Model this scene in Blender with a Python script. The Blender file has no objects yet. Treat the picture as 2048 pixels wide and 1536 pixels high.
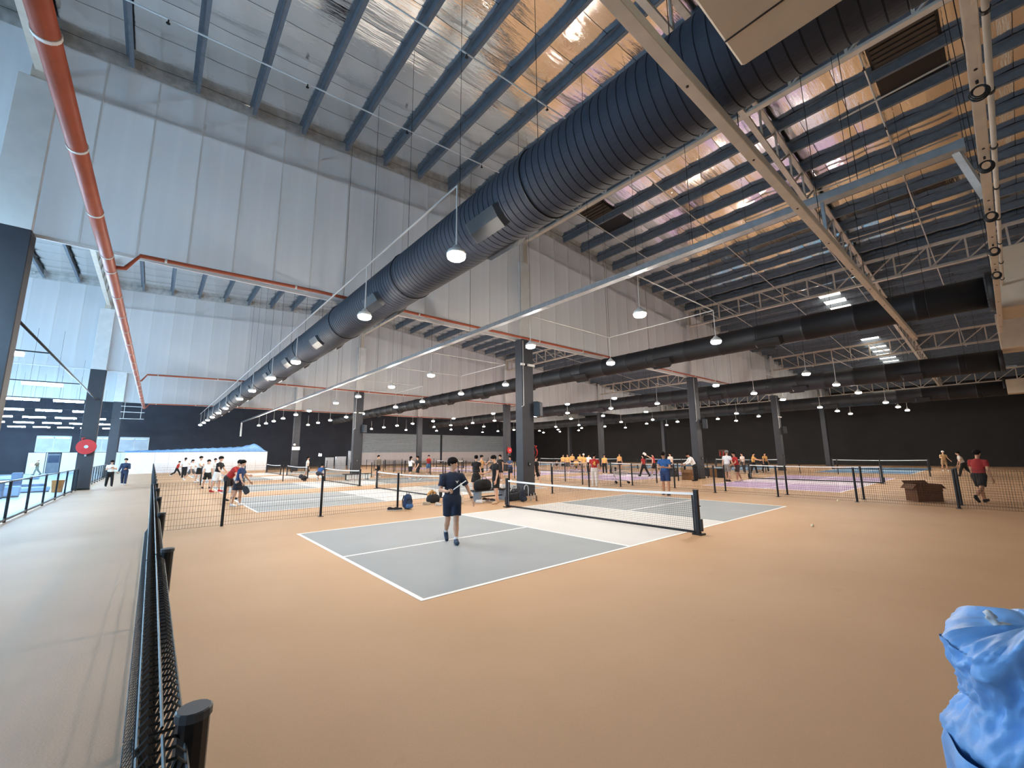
import bpy, math, random
import numpy as np
from mathutils import Vector, Matrix
D = bpy.data
SC = bpy.context.scene
COL = SC.collection
random.seed(7)
RNG = np.random.default_rng(7)

# ------------------------------------------------------------------ camera
F_PX = 837.82
CAM = np.array([-9.4746, -8.1237, 1.8370])
YAW, PITCH, ROLL = 0.70371, 0.16305, -0.009946
_fw = np.array([math.sin(YAW) * math.cos(PITCH), math.cos(YAW) * math.cos(PITCH), math.sin(PITCH)])
_r = np.array([math.cos(YAW), -math.sin(YAW), 0.0])
_u = np.cross(_r, _fw)
CR = _r * math.cos(ROLL) + _u * math.sin(ROLL)
CU = -_r * math.sin(ROLL) + _u * math.cos(ROLL)
cam_d = D.cameras.new('camera')
cam_d.sensor_width = 36.0
cam_d.lens = F_PX / 2048 * 36.0
cam_d.clip_start = 0.02
cam_d.clip_end = 400
cam = D.objects.new('camera', cam_d)
COL.objects.link(cam)
M = Matrix.Identity(4)
for i in range(3):
    M[i][0], M[i][1], M[i][2], M[i][3] = CR[i], CU[i], -_fw[i], CAM[i]
cam.matrix_world = M
SC.camera = cam

# ------------------------------------------------------------------ world, exposure
w = D.worlds.new('world')
SC.world = w
w.use_nodes = True
w.node_tree.nodes['Background'].inputs[0].default_value = (0.46, 0.71, 1.0, 1)
w.node_tree.nodes['Background'].inputs[1].default_value = 1.7
vs = SC.view_settings
vs.view_transform = 'Standard'
vs.look = 'None'
vs.gamma = 1.0
vs.use_curve_mapping = False
vs.exposure = 0.56
cyc = SC.cycles
cyc.max_bounces = 6
cyc.diffuse_bounces = 3
cyc.glossy_bounces = 3
cyc.transmission_bounces = 3
cyc.transparent_max_bounces = 8
cyc.caustics_reflective = False
cyc.caustics_refractive = False
cyc.use_adaptive_sampling = True
cyc.adaptive_threshold = 0.09
cyc.adaptive_min_samples = 16
LAMP_POWER = 340.0        # pendant discs
LAMP_COLOR = (1.0, 0.91, 0.80)
BATTEN_POWER = 140.0       # batten tubes of the aisle hall
BATTEN_COLOR = (0.44, 0.73, 1.0)


def ray(x, y):
    return _fw + CR * (x - 1024) / F_PX - CU * (y - 768) / F_PX


def gp(x, y, z=0.0):
    """point on the horizontal plane z that the pixel looks at"""
    d = ray(x, y)
    return CAM + d * (z - CAM[2]) / d[2]


def py(x, y, Y):
    d = ray(x, y)
    return CAM + d * (Y - CAM[1]) / d[1]


# ------------------------------------------------------------------ materials
def lin(c):
    return tuple(((v / 255) / 12.92 if v / 255 <= 0.04045 else ((v / 255 + 0.055) / 1.055) ** 2.4) for v in c) + (1.0,)


MATS = {}


def mat(name, rgb, rough=0.6, metal=0.0, vary=0.12, scale=3.0, bump=0.0, bscale=40.0, spec=0.4):
    if name in MATS:
        return MATS[name]
    m = D.materials.new(name)
    m.use_nodes = True
    nt = m.node_tree
    b = nt.nodes['Principled BSDF']
    b.inputs['Roughness'].default_value = rough
    b.inputs['Metallic'].default_value = metal
    b.inputs['Specular IOR Level'].default_value = spec
    tc = nt.nodes.new('ShaderNodeTexCoord')
    no = nt.nodes.new('ShaderNodeTexNoise')
    no.inputs['Scale'].default_value = scale
    no.inputs['Detail'].default_value = 4
    nt.links.new(tc.outputs['Object'], no.inputs['Vector'])
    ra = nt.nodes.new('ShaderNodeValToRGB')
    c = lin(rgb)
    ra.color_ramp.elements[0].position = 0.3
    ra.color_ramp.elements[1].position = 0.7
    ra.color_ramp.elements[0].color = tuple(v * (1 - vary) for v in c[:3]) + (1,)
    ra.color_ramp.elements[1].color = tuple(min(1, v * (1 + vary)) for v in c[:3]) + (1,)
    nt.links.new(no.outputs['Fac'], ra.inputs['Fac'])
    nt.links.new(ra.outputs['Color'], b.inputs['Base Color'])
    if bump:
        n2 = nt.nodes.new('ShaderNodeTexNoise')
        n2.inputs['Scale'].default_value = bscale
        n2.inputs['Detail'].default_value = 3
        nt.links.new(tc.outputs['Object'], n2.inputs['Vector'])
        bp = nt.nodes.new('ShaderNodeBump')
        bp.inputs['Strength'].default_value = bump
        bp.inputs['Distance'].default_value = 0.02
        nt.links.new(n2.outputs['Fac'], bp.inputs['Height'])
        nt.links.new(bp.outputs['Normal'], b.inputs['Normal'])
    MATS[name] = m
    return m


def emat(name, color, strength):
    if name in MATS:
        return MATS[name]
    m = D.materials.new(name)
    m.use_nodes = True
    nt = m.node_tree
    nt.nodes.clear()
    o = nt.nodes.new('ShaderNodeOutputMaterial')
    e = nt.nodes.new('ShaderNodeEmission')
    e.inputs['Color'].default_value = tuple(color) + (1,)
    e.inputs['Strength'].default_value = strength
    nt.links.new(e.outputs[0], o.inputs['Surface'])
    MATS[name] = m
    return m


def foil_mat():
    m = D.materials.new('roof_foil')
    m.use_nodes = True
    nt = m.node_tree
    b = nt.nodes['Principled BSDF']
    b.inputs['Metallic'].default_value = 1.0
    b.inputs['Roughness'].default_value = 0.10
    tc = nt.nodes.new('ShaderNodeTexCoord')
    mp = nt.nodes.new('ShaderNodeMapping')
    mp.inputs['Scale'].default_value = (0.16, 1.5, 1.0)
    nt.links.new(tc.outputs['Object'], mp.inputs['Vector'])
    no = nt.nodes.new('ShaderNodeTexNoise')
    no.inputs['Scale'].default_value = 2.2
    no.inputs['Detail'].default_value = 5
    no.inputs['Roughness'].default_value = 0.62
    nt.links.new(mp.outputs[0], no.inputs['Vector'])
    n2 = nt.nodes.new('ShaderNodeTexNoise')
    n2.inputs['Scale'].default_value = 0.35
    n2.inputs['Detail'].default_value = 3
    nt.links.new(tc.outputs['Object'], n2.inputs['Vector'])
    ra = nt.nodes.new('ShaderNodeValToRGB')
    ra.color_ramp.elements[0].position = 0.35
    ra.color_ramp.elements[1].position = 0.65
    ra.color_ramp.elements[0].color = (0.80, 0.79, 0.77, 1)
    ra.color_ramp.elements[1].color = (0.95, 0.95, 0.94, 1)
    nt.links.new(n2.outputs['Fac'], ra.inputs['Fac'])
    nt.links.new(ra.outputs['Color'], b.inputs['Base Color'])
    bp = nt.nodes.new('ShaderNodeBump')
    bp.inputs['Strength'].default_value = 0.4
    bp.inputs['Distance'].default_value = 0.045
    nt.links.new(no.outputs['Fac'], bp.inputs['Height'])
    nt.links.new(bp.outputs['Normal'], b.inputs['Normal'])
    return m


def sheet_mat():
    """white sheeting of the drop walls, lets some light through"""
    m = D.materials.new('drop_wall_sheet')
    m.use_nodes = True
    nt = m.node_tree
    nt.nodes.clear()
    o = nt.nodes.new('ShaderNodeOutputMaterial')
    tc = nt.nodes.new('ShaderNodeTexCoord')
    no = nt.nodes.new('ShaderNodeTexNoise')
    no.inputs['Scale'].default_value = 0.8
    no.inputs['Detail'].default_value = 5
    mp = nt.nodes.new('ShaderNodeMapping')
    mp.inputs['Scale'].default_value = (2.0, 1.0, 0.3)
    nt.links.new(tc.outputs['Generated'], mp.inputs['Vector'])
    nt.links.new(mp.outputs[0], no.inputs['Vector'])
    ra = nt.nodes.new('ShaderNodeValToRGB')
    ra.color_ramp.elements[0].position = 0.3
    ra.color_ramp.elements[1].position = 0.7
    ra.color_ramp.elements[0].color = lin((226, 227, 228))
    ra.color_ramp.elements[1].color = lin((240, 241, 242))
    nt.links.new(no.outputs['Fac'], ra.inputs['Fac'])
    df = nt.nodes.new('ShaderNodeBsdfDiffuse')
    tr = nt.nodes.new('ShaderNodeBsdfTranslucent')
    mx = nt.nodes.new('ShaderNodeMixShader')
    mx.inputs[0].default_value = 0.5
    nt.links.new(ra.outputs[0], df.inputs['Color'])
    nt.links.new(ra.outputs[0], tr.inputs['Color'])
    nt.links.new(df.outputs[0], mx.inputs[1])
    nt.links.new(tr.outputs[0], mx.inputs[2])
    nt.links.new(mx.outputs[0], o.inputs['Surface'])
    return m


def floor_mat():
    m = D.materials.new('tan_court_floor')
    m.use_nodes = True
    nt = m.node_tree
    b = nt.nodes['Principled BSDF']
    b.inputs['Roughness'].default_value = 0.62
    b.inputs['Specular IOR Level'].default_value = 0.3
    tc = nt.nodes.new('ShaderNodeTexCoord')

    def noise(sc, det):
        n = nt.nodes.new('ShaderNodeTexNoise')
        n.inputs['Scale'].default_value = sc
        n.inputs['Detail'].default_value = det
        nt.links.new(tc.outputs['Object'], n.inputs['Vector'])
        return n
    n1 = noise(0.35, 4)
    ra = nt.nodes.new('ShaderNodeValToRGB')
    ra.color_ramp.elements[0].position = 0.3
    ra.color_ramp.elements[1].position = 0.7
    ra.color_ramp.elements[0].color = lin((194, 154, 117))
    ra.color_ramp.elements[1].color = lin((204, 165, 128))
    nt.links.new(n1.outputs['Fac'], ra.inputs['Fac'])
    n2 = noise(60, 2)
    mx = nt.nodes.new('ShaderNodeMixRGB')
    mx.blend_type = 'MULTIPLY'
    mx.inputs['Fac'].default_value = 0.10
    nt.links.new(ra.outputs[0], mx.inputs['Color1'])
    nt.links.new(n2.outputs['Fac'], mx.inputs['Color2'])
    # scattered scuffs
    n3 = noise(2.3, 6)
    r3 = nt.nodes.new('ShaderNodeValToRGB')
    r3.color_ramp.elements[0].position = 0.68
    r3.color_ramp.elements[1].position = 0.80
    r3.color_ramp.elements[0].color = (1, 1, 1, 1)
    r3.color_ramp.elements[1].color = (0.86, 0.82, 0.78, 1)
    nt.links.new(n3.outputs['Fac'], r3.inputs['Fac'])
    m2 = nt.nodes.new('ShaderNodeMixRGB')
    m2.blend_type = 'MULTIPLY'
    m2.inputs['Fac'].default_value = 0.7
    nt.links.new(mx.outputs[0], m2.inputs['Color1'])
    nt.links.new(r3.outputs[0], m2.inputs['Color2'])
    nt.links.new(m2.outputs[0], b.inputs['Base Color'])
    bp = nt.nodes.new('ShaderNodeBump')
    bp.inputs['Strength'].default_value = 0.12
    bp.inputs['Distance'].default_value = 0.004
    nt.links.new(n2.outputs['Fac'], bp.inputs['Height'])
    nt.links.new(bp.outputs['Normal'], b.inputs['Normal'])
    return m


def glass_mat():
    m = D.materials.new('clear_panel')
    m.use_nodes = True
    nt = m.node_tree
    nt.nodes.clear()
    o = nt.nodes.new('ShaderNodeOutputMaterial')
    t = nt.nodes.new('ShaderNodeBsdfTransparent')
    t.inputs['Color'].default_value = (0.86, 0.92, 0.97, 1)
    g = nt.nodes.new('ShaderNodeBsdfGlossy')
    g.inputs['Roughness'].default_value = 0.05
    x = nt.nodes.new('ShaderNodeMixShader')
    x.inputs[0].default_value = 0.10
    nt.links.new(t.outputs[0], x.inputs[1])
    nt.links.new(g.outputs[0], x.inputs[2])
    nt.links.new(x.outputs[0], o.inputs['Surface'])
    return m


FLOOR_M = floor_mat()
FOIL_M = foil_mat()
SHEET_M = sheet_mat()
GLASS_M = glass_mat()
BLACK_WALL = mat('black_wall_paint', (56, 59, 68), 0.75, vary=0.15, scale=0.6)
COLUMN_M = mat('charcoal_column_paint', (58, 60, 66), 0.6, vary=0.08)
WHITE_P = mat('white_paint', (222, 222, 220), 0.6, vary=0.05)
STEEL_W = mat('cream_steel', (206, 196, 182), 0.5, vary=0.08)
PURLIN_M = mat('blue_grey_galvanised', (112, 121, 132), 0.5, 0.2, vary=0.12, scale=6)
GALV_M = mat('galvanised_steel', (176, 184, 190), 0.35, 0.6, vary=0.1, scale=8)
DUCT_M = mat('black_fabric_duct', (36, 41, 53), 0.7, vary=0.14, scale=2.0, bump=0.15, bscale=20)
DUCT_B = mat('black_duct_metal', (28, 29, 33), 0.55, vary=0.12)
WIRE_M = mat('black_coated_wire', (17, 18, 20), 0.5, vary=0.05)
POST_M = mat('black_post_paint', (24, 25, 29), 0.35, vary=0.08)
RED_PIPE = mat('orange_red_pipe_paint', (174, 88, 62), 0.45, vary=0.1)
CREAM_M = mat('cream_duct_board', (196, 180, 158), 0.7, vary=0.06)
GREY_C = mat('grey_court_paint', (148, 154, 158), 0.6, vary=0.05, scale=0.8)
LIGHT_C = mat('pale_kitchen_paint', (210, 208, 206), 0.6, vary=0.04, scale=0.8)
PURPLE_C = mat('lilac_court_paint', (178, 152, 190), 0.6, vary=0.05, scale=0.8)
PURPLE_K = mat('pale_lilac_kitchen_paint', (208, 196, 210), 0.6, vary=0.04, scale=0.8)
BLUE_C = mat('blue_court_paint', (84, 136, 178), 0.6, vary=0.05, scale=0.8)
BLUE_K = mat('pale_blue_kitchen_paint', (140, 172, 196), 0.6, vary=0.04, scale=0.8)
LINE_M = mat('white_line_paint', (246, 246, 244), 0.6, vary=0.02)
TAPE_M = mat('white_net_tape', (250, 250, 248), 0.7, vary=0.03)
CLEAR_FLOOR = mat('pale_hall_floor', (196, 206, 214), 0.4, vary=0.06, scale=0.7)


# ------------------------------------------------------------------ mesh builder
class G:
    def __init__(s):
        s.v, s.f = [], []

    def quad(s, a, b, c, d):
        n = len(s.v)
        s.v += [tuple(a), tuple(b), tuple(c), tuple(d)]
        s.f.append((n, n + 1, n + 2, n + 3))
        return s

    def box(s, x0, y0, z0, x1, y1, z1):
        n = len(s.v)
        s.v += [(x0, y0, z0), (x1, y0, z0), (x1, y1, z0), (x0, y1, z0), (x0, y0, z1), (x1, y0, z1), (x1, y1, z1), (x0, y1, z1)]
        s.f += [tuple(n + i for i in q) for q in ((0, 3, 2, 1), (4, 5, 6, 7), (0, 1, 5, 4), (1, 2, 6, 5), (2, 3, 7, 6), (3, 0, 4, 7))]
        return s

    def cbox(s, c, d):
        return s.box(c[0] - d[0] / 2, c[1] - d[1] / 2, c[2] - d[2] / 2, c[0] + d[0] / 2, c[1] + d[1] / 2, c[2] + d[2] / 2)

    def bbox(s, x0, y0, z0, x1, y1, z1, b=0.01):
        """box with bevelled vertical and horizontal edges"""
        n = len(s.v)
        for z, i in ((z0, b), (z0 + b, 0), (z1 - b, 0), (z1, b)):
            xa, xb, ya, yb = x0 + i, x1 - i, y0 + i, y1 - i
            s.v += [(xa + b, ya, z), (xb - b, ya, z), (xb, ya + b, z), (xb, yb - b, z), (xb - b, yb, z), (xa + b, yb, z), (xa, yb - b, z), (xa, ya + b, z)]
        for k in range(3):
            for i in range(8):
                a, c = n + 8 * k + i, n + 8 * k + (i + 1) % 8
                s.f.append((a, c, c + 8, a + 8))
        s.f.append(tuple(n + i for i in range(7, -1, -1)))
        s.f.append(tuple(n + 24 + i for i in range(8)))
        return s

    def beam(s, p0, p1, wd, ht, up=(0, 0, 1)):
        """rectangular bar from p0 to p1"""
        p0, p1, up = Vector(p0), Vector(p1), Vector(up)
        d = (p1 - p0).normalized()
        sd = d.cross(up)
        if sd.length < 1e-4:
            sd = d.cross(Vector((1, 0, 0)))
        sd.normalize()
        u = sd.cross(d)
        n = len(s.v)
        for p in (p0, p1):
            for a, b in ((-1, -1), (1, -1), (1, 1), (-1, 1)):
                s.v.append(tuple(p + sd * (a * wd / 2) + u * (b * ht / 2)))
        s.f += [tuple(n + i for i in q) for q in ((0, 1, 2, 3), (7, 6, 5, 4), (0, 4, 5, 1), (1, 5, 6, 2), (2, 6, 7, 3), (3, 7, 4, 0))]
        return s

    def tube(s, pts, r, n=8, caps=True, closed=False):
        pts = [Vector(p) for p in pts]
        rs = r if isinstance(r, (list, tuple)) else [r] * len(pts)
        m = len(pts)
        base = len(s.v)
        prev = None
        for i, p in enumerate(pts):
            if closed:
                t = (pts[(i + 1) % m] - pts[i - 1])
            else:
                t = (pts[min(i + 1, m - 1)] - pts[max(i - 1, 0)])
            t.normalize()
            if prev is None:
                a = Vector((0, 0, 1)) if abs(t.z) < 0.9 else Vector((1, 0, 0))
                e = t.cross(a).normalized()
            else:
                e = (prev - t * prev.dot(t)).normalized()
            prev = e
            g = t.cross(e)
            for k in range(n):
                an = 2 * math.pi * k / n
                s.v.append(tuple(p + (e * math.cos(an) + g * math.sin(an)) * rs[i]))
        rng = m if closed else m - 1
        for i in range(rng):
            for k in range(n):
                a, b = base + i * n + k, base + i * n + (k + 1) % n
                j = (i + 1) % m
                c, dd = base + j * n + (k + 1) % n, base + j * n + k
                s.f.append((a, b, c, dd))
        if caps and not closed:
            s.f.append(tuple(base + k for k in range(n - 1, -1, -1)))
            s.f.append(tuple(base + (m - 1) * n + k for k in range(n)))
        return s

    def cyl(s, p0, p1, r, n=10):
        return s.tube([p0, p1], r, n)

    def lathe(s, prof, c=(0, 0, 0), n=16, axis='z'):
        """prof: list of (radius, height)"""
        base = len(s.v)
        for r, h in prof:
            for k in range(n):
                a = 2 * math.pi * k / n
                x, y = r * math.cos(a), r * math.sin(a)
                if axis == 'z':
                    p = (c[0] + x, c[1] + y, c[2] + h)
                elif axis == 'y':
                    p = (c[0] + y, c[1] + h, c[2] + x)
                else:
                    p = (c[0] + h, c[1] + x, c[2] + y)
                s.v.append(p)
        for i in range(len(prof) - 1):
            for k in range(n):
                a, b = base + i * n + k, base + i * n + (k + 1) % n
                s.f.append((a, b, b + n, a + n))
        s.f.append(tuple(base + k for k in range(n - 1, -1, -1)))
        s.f.append(tuple(base + (len(prof) - 1) * n + k for k in range(n)))
        return s

    def mesh(s, name, m=None, smooth=False):
        me = D.meshes.new(name)
        me.from_pydata(s.v, [], s.f)
        if m:
            me.materials.append(m)
        if smooth:
            me.polygons.foreach_set('use_smooth', [True] * len(me.polygons))
        me.update()
        return me


def ob(name, me, parent=None, loc=(0, 0, 0), rz=0.0, scale=None):
    o = D.objects.new(name, me)
    COL.objects.link(o)
    o.location = loc
    if rz:
        o.rotation_euler = (0, 0, rz)
    if scale:
        o.scale = scale
    if parent:
        o.parent = parent
    return o


def part(name, g, m, parent=None, smooth=False, loc=(0, 0, 0), rz=0.0):
    return ob(name, g.mesh(name, m, smooth), parent, loc, rz)


def tag(o, label, cat, group=None):
    o['label'] = label
    o['category'] = cat
    if group:
        o['group'] = group
    return o


def thing(name, label, cat, loc=(0, 0, 0), rz=0.0, group=None):
    return tag(ob(name, None, None, loc, rz), label, cat, group)


def struct(o):
    o['kind'] = 'structure'
    return o


def stuff(o):
    o['kind'] = 'stuff'
    return o


UNIT = {}


def unit(m, name='unit_box'):
    """shared 1x1x1 box mesh for a material"""
    k = m.name
    if k not in UNIT:
        UNIT[k] = G().box(-.5, -.5, -.5, .5, .5, .5).mesh(name + '_' + k, m)
    return UNIT[k]


def ubox(name, m, c, d, parent=None, rz=0.0):
    return ob(name, unit(m), parent, c, rz, d)


ORD = ['first', 'second', 'third', 'fourth', 'fifth', 'sixth', 'seventh', 'eighth', 'ninth', 'tenth', 'eleventh', 'twelfth', 'thirteenth', 'fourteenth']

# ------------------------------------------------------------------ setting
XL, XR, YF, YB = -27.0, 55.5, -12.0, 66.0
RIDGE = 3.3
BULK_Y = [6.1, 26.6, 46.0]
BULK_Z = 6.97


def zb(X):
    """underside of the purlins"""
    return 13.15 - (0.062 * (RIDGE - X) if X < RIDGE else 0.083 * (X - RIDGE))


def zs(X):
    return zb(X) + 0.29


floor = struct(part('floor', G().box(-9.4, YF, -0.1, XR, YB, 0), FLOOR_M))
walk_floor = struct(part('floor', G().box(-12.9, YF, -0.1, -9.4, YB, 0), mat('cool_light_walkway_floor', (192, 161, 134), 0.62, vary=0.06, scale=0.5, bump=0.1, bscale=60)))  # tan floor greyed here, cool light along the walkway put into its colour
hall_floor = struct(part('floor', G().box(XL, YF, -0.1, -12.9, YB, 0), CLEAR_FLOOR))
struct(part('wall_right', G().box(XR, YF, 0, XR + .2, YB, zs(XR) + .5), mat('matt_black_side_wall', (36, 34, 34), 0.8, vary=0.15, scale=0.6)))
struct(part('wall_back', G().box(XL, YB, 0, XR, YB + .2, 13.6), BLACK_WALL))
# unseen left side of the aisle hall, opened to add cool daylight: a header over a row of posts
WLM = mat('hall_side_wall', (196, 204, 212), 0.7)
wgl = G().box(XL - .2, YF, 10.2, XL, YB, 12.5)
for q in range(9):
    wgl.box(XL - .3, YF + q * 9.6, 0, XL, YF + q * 9.6 + .5, 10.2)
struct(part('wall_left', wgl, WLM))
struct(part('wall_front', G().box(XL, YF - .2, 0, XR, YF, 13.6), mat('cream_front_wall', (170, 160, 148), 0.7)))

# roof: foil faced sheets, laid from eave to ridge, each a shallow fold
g = G()
ceil = struct(part('ceiling', G().quad((XL, YF, zs(XL) + .12), (RIDGE, YF, zs(RIDGE) + .12), (RIDGE, YB, zs(RIDGE) + .12), (XL, YB, zs(XL) + .12))
                   .quad((RIDGE, YF, zs(RIDGE) + .12), (XR, YF, zs(XR) + .12), (XR, YB, zs(XR) + .12), (RIDGE, YB, zs(RIDGE) + .12)), FOIL_M))


def roof_sheet(xa, xb, wd):
    """foil sheet from xa to xb, width wd along Y, sagging a little between purlins"""
    gg = G()
    nx = max(2, int(abs(xb - xa) / 1.43))
    ny = 5
    for i in range(nx * 2 + 1):
        x = xa + (xb - xa) * i / (nx * 2)
        for j in range(ny + 1):
            y = -wd / 2 + wd * j / ny
            sag = (0.0 if i % 2 == 0 else -0.025) + 0.02 * math.cos(math.pi * (j / ny - .5)) * -1
            gg.v.append((x, y, zs(x) + sag + 0.02))
    for i in range(nx * 2):
        for j in range(ny):
            a = i * (ny + 1) + j
            gg.f.append((a, a + ny + 1, a + ny + 2, a + 1))
    return gg


SHW = 1.2
sheet_l = roof_sheet(XL, RIDGE, SHW - .015).mesh('roof_sheet', FOIL_M, True)
sheet_r = roof_sheet(RIDGE, XR, SHW - .015).mesh('roof_sheet', FOIL_M, True)
ny_sheets = int((YB - YF) / SHW)
for j in range(ny_sheets):
    y = YF + SHW * (j + .5)
    ob('roof_sheet', sheet_l, ceil, (0, y, 0))
    ob('roof_sheet', sheet_r, ceil, (0, y, 0))

# purlins: Z sections along Y, one length per bay
BAYS = [(YF, BULK_Y[0] - .12), (BULK_Y[0] + .12, BULK_Y[1] - .12), (BULK_Y[1] + .12, BULK_Y[2] - .12), (BULK_Y[2] + .12, YB)]


def purlin_mesh(L):
    gg = G()
    gg.box(-.006, 0, 0, .006, L, .29)
    gg.box(-.006, 0, 0, .10, L, .012)
    gg.box(.088, 0, .012, .10, L, .035)
    gg.box(-.10, 0, .278, .006, L, .29)
    return gg.mesh('purlin', PURLIN_M)


PM = [purlin_mesh(b - a) for a, b in BAYS]
X = -12.4 - 1.43 * 8
while X < XR - .3:
    for k, (a, b) in enumerate(BAYS):
        if X < -13 and k == 0 and a < -5:
            pass
        ob('purlin', PM[k], ceil, (X, a, zb(X)))
    X += 1.43

# warm emissive strips along the far slope
STRIP_M = emat('warm_emissive_strip', (1.0, 0.93, 0.78), 3.0)
for xa, xb in ((22.4, 23.6), (23.9, 25.0), (25.3, 26.4), (33.6, 34.8), (35.1, 36.2), (36.5, 37.7), (38.0, 39.1), (39.4, 40.5), (40.8, 42.0), (42.3, 43.4), (43.7, 44.8)):
    gg = G()
    gg.quad((xa, -2.25, zs(xa) - .04), (xa, -1.15, zs(xa) - .04), (xb, -1.15, zs(xb) - .04), (xb, -2.25, zs(xb) - .04))
    gg.quad((xa, -2.25, zs(xa) - .02), (xb, -2.25, zs(xb) - .02), (xb, -1.15, zs(xb) - .02), (xa, -1.15, zs(xa) - .02))
    part('bright_roof_strip', gg, STRIP_M, ceil)

# roof louvre hatches beside the ridge
HATCH = mat('dark_louvre', (70, 60, 50), 0.6)
for (hx, hy) in ((6.0, 3.3), (6.5, -7.6)):
    for k in range(2):
        xx = 4.76 + 1.43 * k
        part('roof_louvre_back', G().quad((xx + .12, hy - .75, zs(xx + .12) - .03), (xx + .12, hy + .75, zs(xx + .12) - .03), (xx + 1.32, hy + .75, zs(xx + 1.32) - .03), (xx + 1.32, hy - .75, zs(xx + 1.32) - .03)), POST_M, ceil)
        part('roof_louvre_frame', G().box(xx + .15, hy - .75, zs(xx) - .10, xx + 1.2, hy - .68, zs(xx) - .03).box(xx + .15, hy + .68, zs(xx) - .10, xx + 1.2, hy + .75, zs(xx) - .03), POST_M, ceil)
        for q in range(5 if k == 0 else 0):
            x2 = xx + .25 + q * .2
            part('roof_louvre_slat', G().box(x2, hy - .68, zs(x2) - .12, x2 + .15, hy + .68, zs(x2) - .08), HATCH, ceil)

# drop walls of white sheeting
SIDES = ['near', 'middle', 'far']
PW = 1.06
for bi, Y in enumerate(BULK_Y):
    wall = struct(ob('wall_drop_' + SIDES[bi], G().box(XL, Y - .03, BULK_Z - .02, XR, Y + .03, BULK_Z + .06).mesh('drop_wall_rail', WHITE_P)))
    fl = G()
    xq = -26.0
    while xq < XR - .6:
        fl.quad((xq, Y - .05 - .02 * random.random(), zb(xq) - .06), (xq + .5, Y - .05 - .02 * random.random(), zb(xq + .5) - .06), (xq + .5, Y - .03, zs(xq + .5)), (xq, Y - .03, zs(xq)))
        xq += .5
    part('top_flashing', fl, mat('pale_flashing', (200, 200, 198), 0.45, 0.2, vary=0.2, scale=5, bump=0.8, bscale=6), wall)
    x = -11.38 - PW * 14
    while x + PW < XR:
        xa = max(x, XL)
        zt = min(zs(x), zs(x + PW)) + .05
        ubox('panel', SHEET_M, ((xa + x + PW) / 2 , Y + random.uniform(-.006, .006), (BULK_Z + .06 + zt) / 2), (x + PW - xa - .022, .012, zt - BULK_Z - .06), wall)
        ubox('joint_strip', WHITE_P, (x + PW, Y - .012, (BULK_Z + .06 + zt) / 2), (.035, .018, zt - BULK_Z - .06), wall)
        x += PW

# back wall shutters and windows
SHUT = mat('grey_roller_shutter', (190, 199, 208), 0.5, 0.1, vary=0.06)
PALE = mat('pale_boarding', (234, 224, 224), 0.7, vary=0.04)
for xa, xb, nm in ((18.5, 34.3, 'left'), (34.65, 50.6, 'right')):
    d = struct(ob('door_1' if nm == 'left' else 'door_2', G().box(xa - .15, YB - .3, 0, xa, YB, 5.7).box(xb, YB - .3, 0, xb + .15, YB, 5.7).box(xa, YB - .3, 5.55, xb, YB, 5.75).mesh('shutter_frame', COLUMN_M)))
    nsl = 16
    for k in range(nsl):
        z0 = 2.15 + k * (5.55 - 2.15) / nsl
        hgt = (5.55 - 2.15) / nsl
        gg = G()
        gg.quad((xa, YB - .1, z0), (xb, YB - .1, z0), (xb, YB - .16, z0 + hgt * .5), (xa, YB - .16, z0 + hgt * .5))
        gg.quad((xa, YB - .16, z0 + hgt * .5), (xb, YB - .16, z0 + hgt * .5), (xb, YB - .1, z0 + hgt * .95), (xa, YB - .1, z0 + hgt * .95))
        part('slat', gg, SHUT, d)
    npn = 6
    for k in range(npn):
        a = xa + (xb - xa) * k / npn
        ubox('panel', PALE, (a + (xb - xa) / npn / 2, YB - .14, 1.07), ((xb - xa) / npn - .02, .06, 2.14), d)
WIN_IN = mat('pale_room_beyond', (196, 206, 214), 0.7)
for i, (xa, xb, za, zc, low) in enumerate(((-20.1, -17.2, 2.45, 4.4, True), (-15.2, -13.8, 2.45, 4.4, True), (-12.9, -10.0, 2.45, 4.35, True))):
    wd = struct(ob('window_%d' % (i + 1), G().box(xa, YB - .06, za, xa + .08, YB - .01, zc).box(xb - .08, YB - .06, za, xb, YB - .01, zc).box(xa, YB - .06, zc - .08, xb, YB - .01, zc).box(xa, YB - .06, za, xb, YB - .01, za + .08).mesh('window_frame', WHITE_P)))
    ubox('pane', WIN_IN, ((xa + xb) / 2, YB - .02, (za + zc) / 2), (xb - xa, .02, zc - za), wd)
    ubox('blind', GALV_M, ((xa + xb) / 2, YB - .05, zc - .25), (xb - xa - .2, .04, .18), wd)
    part('mullion', G().box((xa + xb) / 2 - .04, YB - .07, za, (xa + xb) / 2 + .04, YB - .02, zc), WHITE_P, wd)
lw = tag(ob('partition', None, None, (0, YB - .25, 0)), 'low white hoarding below the lit windows of the far aisle hall', 'partition')
for k, (xa, xb) in enumerate(((-20.5, -19.1), (-19.05, -18.95), (-17.8, -15.2), (-15.2, -12.6), (-12.6, -10.0))):
    ubox('board', mat('bright_white_board', (236, 236, 234), 0.6, vary=0.03), ((xa + xb) / 2, 0, 1.2), (xb - xa - .02, .1, 2.4), lw)
ubox('door_leaf', mat('grey_door', (112, 122, 134), 0.5), (-18.4, .02, 1.15), (1.05, .08, 2.25), lw)
ubox('door_pane', mat('dark_door_glass', (50, 66, 92), 0.2), (-18.4, -.04, 1.65), (.9, .04, .85), lw)

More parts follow.
